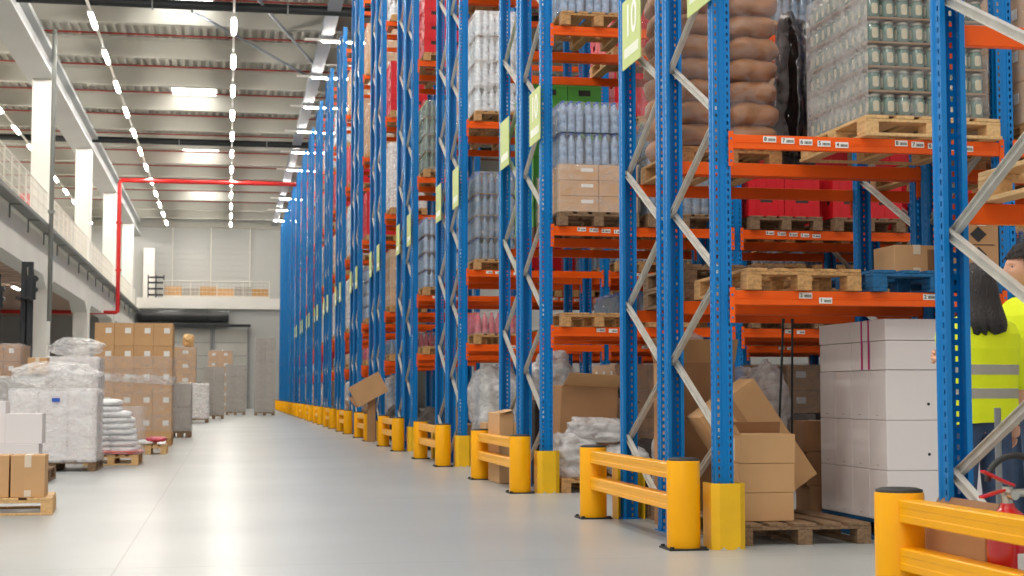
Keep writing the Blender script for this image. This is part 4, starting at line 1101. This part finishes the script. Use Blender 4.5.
    for s, q in (('l', -1), ('r', 1)):               # sleeves
        el = Vector(arms[s][0]); sh = Vector((q*.165, -.005, 1.375)); wr = Vector(arms[s][1])
        sl = skin_mesh({'a': (sh, .082), 'b': (sh.lerp(el, .5), .07), 'c': (el, .058), 'd': (el.lerp(wr, .28), .046)}, [('a', 'b'), ('b', 'c'), ('c', 'd')], 'a')
        obj('sleeve', join_meshes('sleeve', [(sl, 'vest_yellow')]), t)
    if hair == 'long':
        rows = [(1.735, .02, .02, -.0), (1.728, .05, .06, 0), (1.705, .078, .09, 0), (1.66, .092, .105, -.005), (1.60, .097, .085, -.035), (1.54, .097, .068, -.06), (1.48, .099, .055, -.085), (1.43, .102, .05, -.112), (1.395, .10, .042, -.125), (1.37, .09, .03, -.132), (1.355, .05, .015, -.132)]
        n = 56; rg = []
        for z, rx, ry, cy in rows:
            lo = max(0, (1.62-z)/.5)
            g = []
            for i in range(n):
                a = 2*PI*i/n
                w = 1+lo*.16*math.sin(a*17+z*6)*.5+lo*.12*math.sin(a*9+2)
                zz = z+(.012*math.sin(a*13)+.012*math.sin(a*7+1) if z < 1.38 else 0)
                g.append((rx*math.cos(a)*w, cy+ry*math.sin(a)*w-.0, zz))
            rg.append(g)
        mb = MB().loft(rg)
        me = mb.mesh('hair', 'hair_black')
        b = bmesh.new(); b.from_mesh(me)             # leave the face clear
        bmesh.ops.delete(b, geom=[v for v in b.verts if v.co.y > .055 and v.co.z < 1.665], context='VERTS'); b.to_mesh(me); b.free()
        obj('hair', me, t)
    else:
        b = bmesh.new(); bmesh.ops.create_icosphere(b, subdivisions=5, radius=1)
        for v in b.verts:
            p = v.co.copy(); k = 1+.10*noise.noise(p*5)+.09*noise.noise(p*11)
            v.co = M @ Vector((p.x*.092*k, -.012+p.y*.108*k, .030+p.z*.112*k))
        Mi = M.inverted()
        bmesh.ops.delete(b, geom=[v for v in b.verts if (lambda l: (l.y > .045 and l.z < .052) or l.z < -.055 or (l.y > .0 and l.z < -.005))(Mi @ v.co)], context='VERTS')
        for f in b.faces: f.smooth = True
        me = bpy.data.meshes.new('hair'); b.to_mesh(me); b.free(); me.materials.append(MATS['hair_curly'])
        obj('hair', me, t)
    return t
w = person('person with long black hair seen from behind in yellow safety vest and blue jeans', (3.885, 7.6, 0), 0,
       {'l': ((-.06, .21, 1.16), (.02, .46, 1.22), (.012, .56, 1.24)), 'r': ((.24, .0, 1.11), (.25, .08, .87), (.25, .11, .78))}, 'long')
w.scale = (1, 1, .985)
m = person('person with dark curly hair in profile at the right edge, facing left', (4.44, 8.08, 0), PI/2,
       {'l': ((-.235, -.02, 1.11), (-.24, .03, .87), (-.24, .05, .78)), 'r': ((.235, -.02, 1.11), (.24, .03, .87), (.24, .05, .78))}, 'curly')
m.scale = (1.06, 1.06, 1.075)

# ------------------------------------------------------------------ goods on the left side of the aisle
pallet((-2.06, 13.93, 0), 'pale wooden pallet at the left edge carrying two brown cartons', 'wood_fresh', w=1.2, d=.8, rot=.07, skirt=True)
carton((-1.65, 13.78, .146), (.275, .36, .352), 'right brown carton with pale tape on the near left pallet', rot=(0, 0, .03), group='two taped cartons on the near left pallet')
carton((-1.94, 13.78, .146), (.275, .36, .352), 'left brown carton with pale tape on the near left pallet', rot=(0, 0, .03), group='two taped cartons on the near left pallet')
pallet((-2.42, 18.8, 0), 'dark pallet under plain white cartons behind the near left cartons', 'wood_old')
for i, (x, y, z, w, d, h, s) in enumerate(((-2.33, 18.4, .146, .48, .36, .30, 'bottom one with a yellow sticker'), (-2.26, 18.42, .448, .40, .36, .34, 'middle one'), (-2.64, 18.5, .448, .34, .36, .48, 'tall left one'), (-2.7, 18.45, .146, .25, .36, .30, 'small bottom left one'))):
    t = carton((x, y, z), (w, d, h), 'plain white carton at the left edge, %s' % s, 'carton_white', group='white cartons at the left edge', tape=False, name='white_carton', cat='carton')
    if i == 0: obj('sticker', MB().box(.06, .19, -.183, -.1805, .08, .16).mesh('sticker', 'sticker_yellow'), t)
pallet((-2.24, 21.6, 0), 'old pallet under the white film wrapped cartons', 'wood_old', w=1.1)
for k in range(3):
    for i in range(3):
        for j in range(2):
            if j and i < 2: continue
            carton((-2.60+.365*i, 21.22+.5*j, .146+.3*k), (.36, .48, .297), 'white carton under milky film, %s layer, %s column%s' % (ORD[k], ORD[i], ', rear' if j else ''), 'carton_white', group='wrapped white cartons', tape=False, lab=(k == 0 or i == 2), name='white_carton', cat='carton')
o = obj('film_wrap', film_box(1.13, 1.08, .95, 'film_milky', seed=2, amp=.02, key='l3'), None, (-2.24, 21.5, .12)); tag(o, 'milky stretch film around the white cartons on the left', 'film')
o = obj('film_bag', lump_mesh('film_bag', 1.12, 1.0, .34, 51, 'film_milky', .22, e=2.0), None, (-2.28, 21.5, 1.095)); tag(o, 'loose milky film heaped on top of the wrapped white cartons', 'film')
o = obj('sticker', MB().box(-.05, .05, -.004, 0, -.025, .025).mesh('sticker', 'cap_blue'), None, (-2.2, 20.945, .93)); tag(o, 'small blue sticker on the wrapped white cartons', 'sticker')
# behind: pale load with a brown carton on top
pallet((-2.45, 25.9, 0), 'pallet under the tall white load behind the wrapped white cartons', 'wood_old', w=.9)
wrapped_cartons(-2.45, 25.9, .146, 1.44, 'tall white film wrapped load behind the wrapped white cartons', 'carton_white', 4, 'film_milky', w=.86)
o = obj('film_bag', lump_mesh('film_bag', .86, .9, .30, 53, 'film_milky', .22, e=2.0), None, (-2.42, 25.9, 1.61)); tag(o, 'white film crest on top of the tall white load', 'film')
pallet((-3.0, 23.6, 0), 'pallet under the layered load with a brown carton on top', 'wood_old', w=.9)
wrapped_cartons(-3.0, 23.6, .146, 1.10, 'mixed pale load with milky film, left of the white sacks', 'grey_goods', 3, 'film_milky', w=.9)
carton((-2.70, 23.3, 1.29), (.27, .3, .24), 'small brown carton on top of the mixed pale load', 'cardboard')
o = obj('strip_panel', MB().box(-.55, .2, -.3, .3, 0, .07).mesh('strip_panel', 'wood_fresh', bevel=.01), None, (-2.02, 23.95, 1.13)); bpy.data.objects.remove(o)
pallet((-3.62, 25.2, 0), 'pallet under the wrapped brown packs at the left edge', 'wood_old', w=1.0)
wrapped_cartons(-3.62, 25.2, .146, 1.62, 'wrapped reddish brown packs at the far left edge', 'cardboard_dark', 6, 'film', w=1.0, cols=4)
# white sacks
pallet((-1.62, 23.3, 0), 'pale pallet under the pile of white sacks', 'wood_fresh', w=.76, skirt=True)
n_ = [2, 2, 2, 2, 2, 2, 2, 1, 1]
for k in range(9):
    for i in range(n_[k]):
        for j in range(2):
            x = -1.62+((i-.5)*.34 if n_[k] == 2 else 0)*(1-.045*k)+R.uniform(-.015, .015)-.012*k
            o = obj('white_sack', sack_mesh(.40, .56, .105, (k+i+j) % 4, 'sack_white'), None, (x, 23.02+.53*j, .165+.083*k), (0, 0, R.uniform(-.06, .06)))
            tag(o, 'white filled sack in the left pile, %s layer, %s, %s' % (ORD[k], side[i] if n_[k] == 2 else 'centre', ['front', 'rear'][j]), 'sack', 'pile of white sacks')
o = obj('film_wrap', film_box(.84, 1.18, .68, 'film', seed=12, amp=.02, key='ws', top=False), None, (-1.62, 23.28, .15)); tag(o, 'clear film around the pile of white sacks', 'film')
o = obj('film_sheet', lump_mesh('film_sheet', .78, 1.16, .055, 61, 'pink_film', .12, e=6), None, (-1.62, 23.28, .146)); tag(o, 'pink plastic film between the pallet and the white sacks', 'film')
# small pallet beyond the sacks
pallet((-1.30, 27.0, 0), 'small pallet with flat sacks beyond the pile of white sacks', 'wood_fresh', w=.6, d=.8)
for i, (m, x, s) in enumerate((('sack_white', -1.36, 'white'), ('pink_plastic', -1.18, 'red'))):
    o = obj('flat_sack', sack_mesh(.34, .6, .09, i, m), None, (x, 26.95, .147+.05*i)); tag(o, 'flat %s sack on the small pallet beside the tall brown stack' % s, 'sack')
# tall brown carton stack
for i in range(2): pallet((-2.17+.735*i, 31.4, 0), '%s pallet under the tall brown carton stack' % side[i], 'wood_used', w=.73)
for k in range(5):
    for i in range(4):
        for j in range(3):
            if j and i < 3: continue
            carton((-2.54+.1838+.3675*i, 31.0+.4*j, .146+.446*k), (.364, .396, .443), 'brown carton of the tall left stack, %s layer, %s column%s' % (ORD[k], ORD[i], '' if j == 0 else ', %s row back' % ORD[j]), 'cardboard', group='tall brown carton stack', tape=False, lab=True)
o = fw = obj('film_wrap', film_box(1.52, 1.24, 1.45, 'film', seed=14, amp=.02, key='tb', top=False), None, (-1.805, 31.4, .28)); tag(o, 'clear film wrapped round the tall brown carton stack', 'film')
o = obj('film_band', film_box(1.535, 1.255, .16, 'film_milky', seed=15, amp=.02, key='tb2', top=False), None, (0, 0, .94), (0, .06, 0)); o.parent = fw
# fork lift trucks
def truck(x, y, label):
    t = thing('forklift_truck', label, 'forklift', (x, y, 0))
    for q in (-.045, .075): obj('mast_rail', cached('mrail', lambda: MB().box(-.04, .04, -.08, .08, .06, 3.46).box(-.05, .05, -.03, .03, .06, 3.3).mesh('mast_rail', 'dark_metal')), t, (q*1.0, 0, 0))
    obj('mast_crossbar', MB().box(-.085, .115, -.06, .1, 3.38, 3.46).box(-.085, .115, .0, .1, 1.9, 2.0).mesh('mast_crossbar', 'dark_metal'), t)
    obj('lift_cylinder', MB().cyl((.01, .12, .2), (.01, .12, 3.0), .04, n=12).mesh('lift_cylinder', 'steel_grey'), t)
    obj('fork_carriage', MB().box(-.085, .18, -.14, -.085, 2.75, 3.2).cyl((.15, -.1, 3.15), (.15, .1, 3.15), .055, n=16).cyl((.15, -.1, 2.95), (.15, .1, 2.95), .05, n=16).mesh('fork_carriage', 'dark_metal'), t)
    for q in (-.04, .1): obj('fork', cached('fork', lambda: MB().box(-.04, .04, -.9, -.14, 2.72, 2.76).box(-.04, .04, -.18, -.14, 2.72, 3.1).mesh('fork', 'dark_metal')), t, (q, 0, 0))
    obj('truck_body', MB().box(-.45, .45, .25, 1.5, .15, 1.15).box(-.45, .45, 1.0, 1.5, 1.15, 1.45).mesh('truck_body', 'red_plastic', bevel=.05, seg=2), t)
    obj('seat', MB().box(-.25, .25, .55, 1.0, 1.152, 1.3).box(-.25, .25, .9, 1.0, 1.3, 1.7).mesh('seat', 'black_rubber', bevel=.02), t)
    for xx in (-.44, .44):
        for yy in (.45, 1.3): obj('wheel', cached('wheel', lambda: MB().cyl((-.06, 0, .2), (.06, 0, .2), .2, n=20).mesh('wheel', 'black_rubber')), t, (xx, yy, 0))
truck(-3.72, 30, 'black mast of a fork lift truck behind the left wrapped loads')
truck(-4.75, 33.2, 'black mast of a second fork lift truck cut by the left edge')
# loads farther down the left side of the aisle
for i, (x, y, h, m, nl, f, w, s) in enumerate((
    (-1.08, 37, 1.1, 'grey_goods', 2, 'film', .5, 'grey wrapped load just beyond the tall brown stack'),
    (-1.9, 60, 2.6, 'cardboard', 5, 'film', 1.4, 'high brown carton load in the distance behind the tall stack'),
    (-.55, 63, 1.9, 'grey_goods', 3, 'film', .8, 'grey wrapped load in the distance, middle of the aisle end'),
    (-1.3, 55, 1.2, 'carton_white', 3, 'film_milky', 1.3, 'low pale wrapped load in the distance before the high cartons'),
    (.35, 74, 2.2, 'grey_goods', 4, 'film', .9, 'pale grey load in the distance near the right door'),
    (1.65, 72, 3.4, 'grey_goods', 6, 'film', .9, 'tall grey wrapped load in the distance beside the racks'),
    (-.4, 80, 3.0, 'cardboard', 6, 'film', 1.2, 'brown carton load at the far end before the doors'))):
    pallet((x, y, 0), 'pallet under the '+s, 'wood_old', w=w, detail=False)
    wrapped_cartons(x, y, .146, h, s, m, nl, f, w=w, cols=2)
for i in range(6):
    carton((-3.6+1.12*i, YB-2.0, 7.202), (1.06, .8, .8-.12*(i % 2)), 'pale brown box behind the far gallery railing, %s from the left' % ORD[i], ['cardboard', 'grey_goods', 'wood_used'][i % 3], group='boxes on the far gallery', tape=False)
o = obj('yellow_sack', lump_mesh('yellow_sack', .4, .5, .5, 70, 'wood_fresh', .3), None, (-1.5, 60, 2.75)); tag(o, 'yellow bag on top of the high distant carton load', 'bag')


# ------------------------------------------------------------------ camera, light, render settings
W = bpy.data.worlds.new('ambient_fill'); sc.world = W; W.use_nodes = True  # even ambient fill, added through the open end behind the camera
bg = W.node_tree.nodes['Background']; bg.inputs[0].default_value = (1., .97, .93, 1); bg.inputs[1].default_value = .62
cam = bpy.data.cameras.new('camera'); co = bpy.data.objects.new('camera', cam); COL.objects.link(co)
cam.sensor_fit = 'HORIZONTAL'; cam.sensor_width = 36; cam.lens = 1550/1024*36
co.location = (0, 0, 1.02)
co.rotation_euler = Euler((PI/2+math.radians(3.875), 0, -math.radians(10.36)), 'XYZ')
cam.clip_end = 400
cam.dof.use_dof = True; cam.dof.focus_distance = 10.3; cam.dof.aperture_fstop = 5.6
sc.camera = co
sc.view_settings.view_transform = 'Standard'; sc.view_settings.look = 'None'; sc.view_settings.gamma = 1; sc.view_settings.use_curve_mapping = False
sc.view_settings.exposure = 0.52
sc.cycles.use_denoising = True
sc.cycles.max_bounces = 8; sc.cycles.diffuse_bounces = 4; sc.cycles.transparent_max_bounces = 24
sc.cycles.sample_clamp_indirect = 6
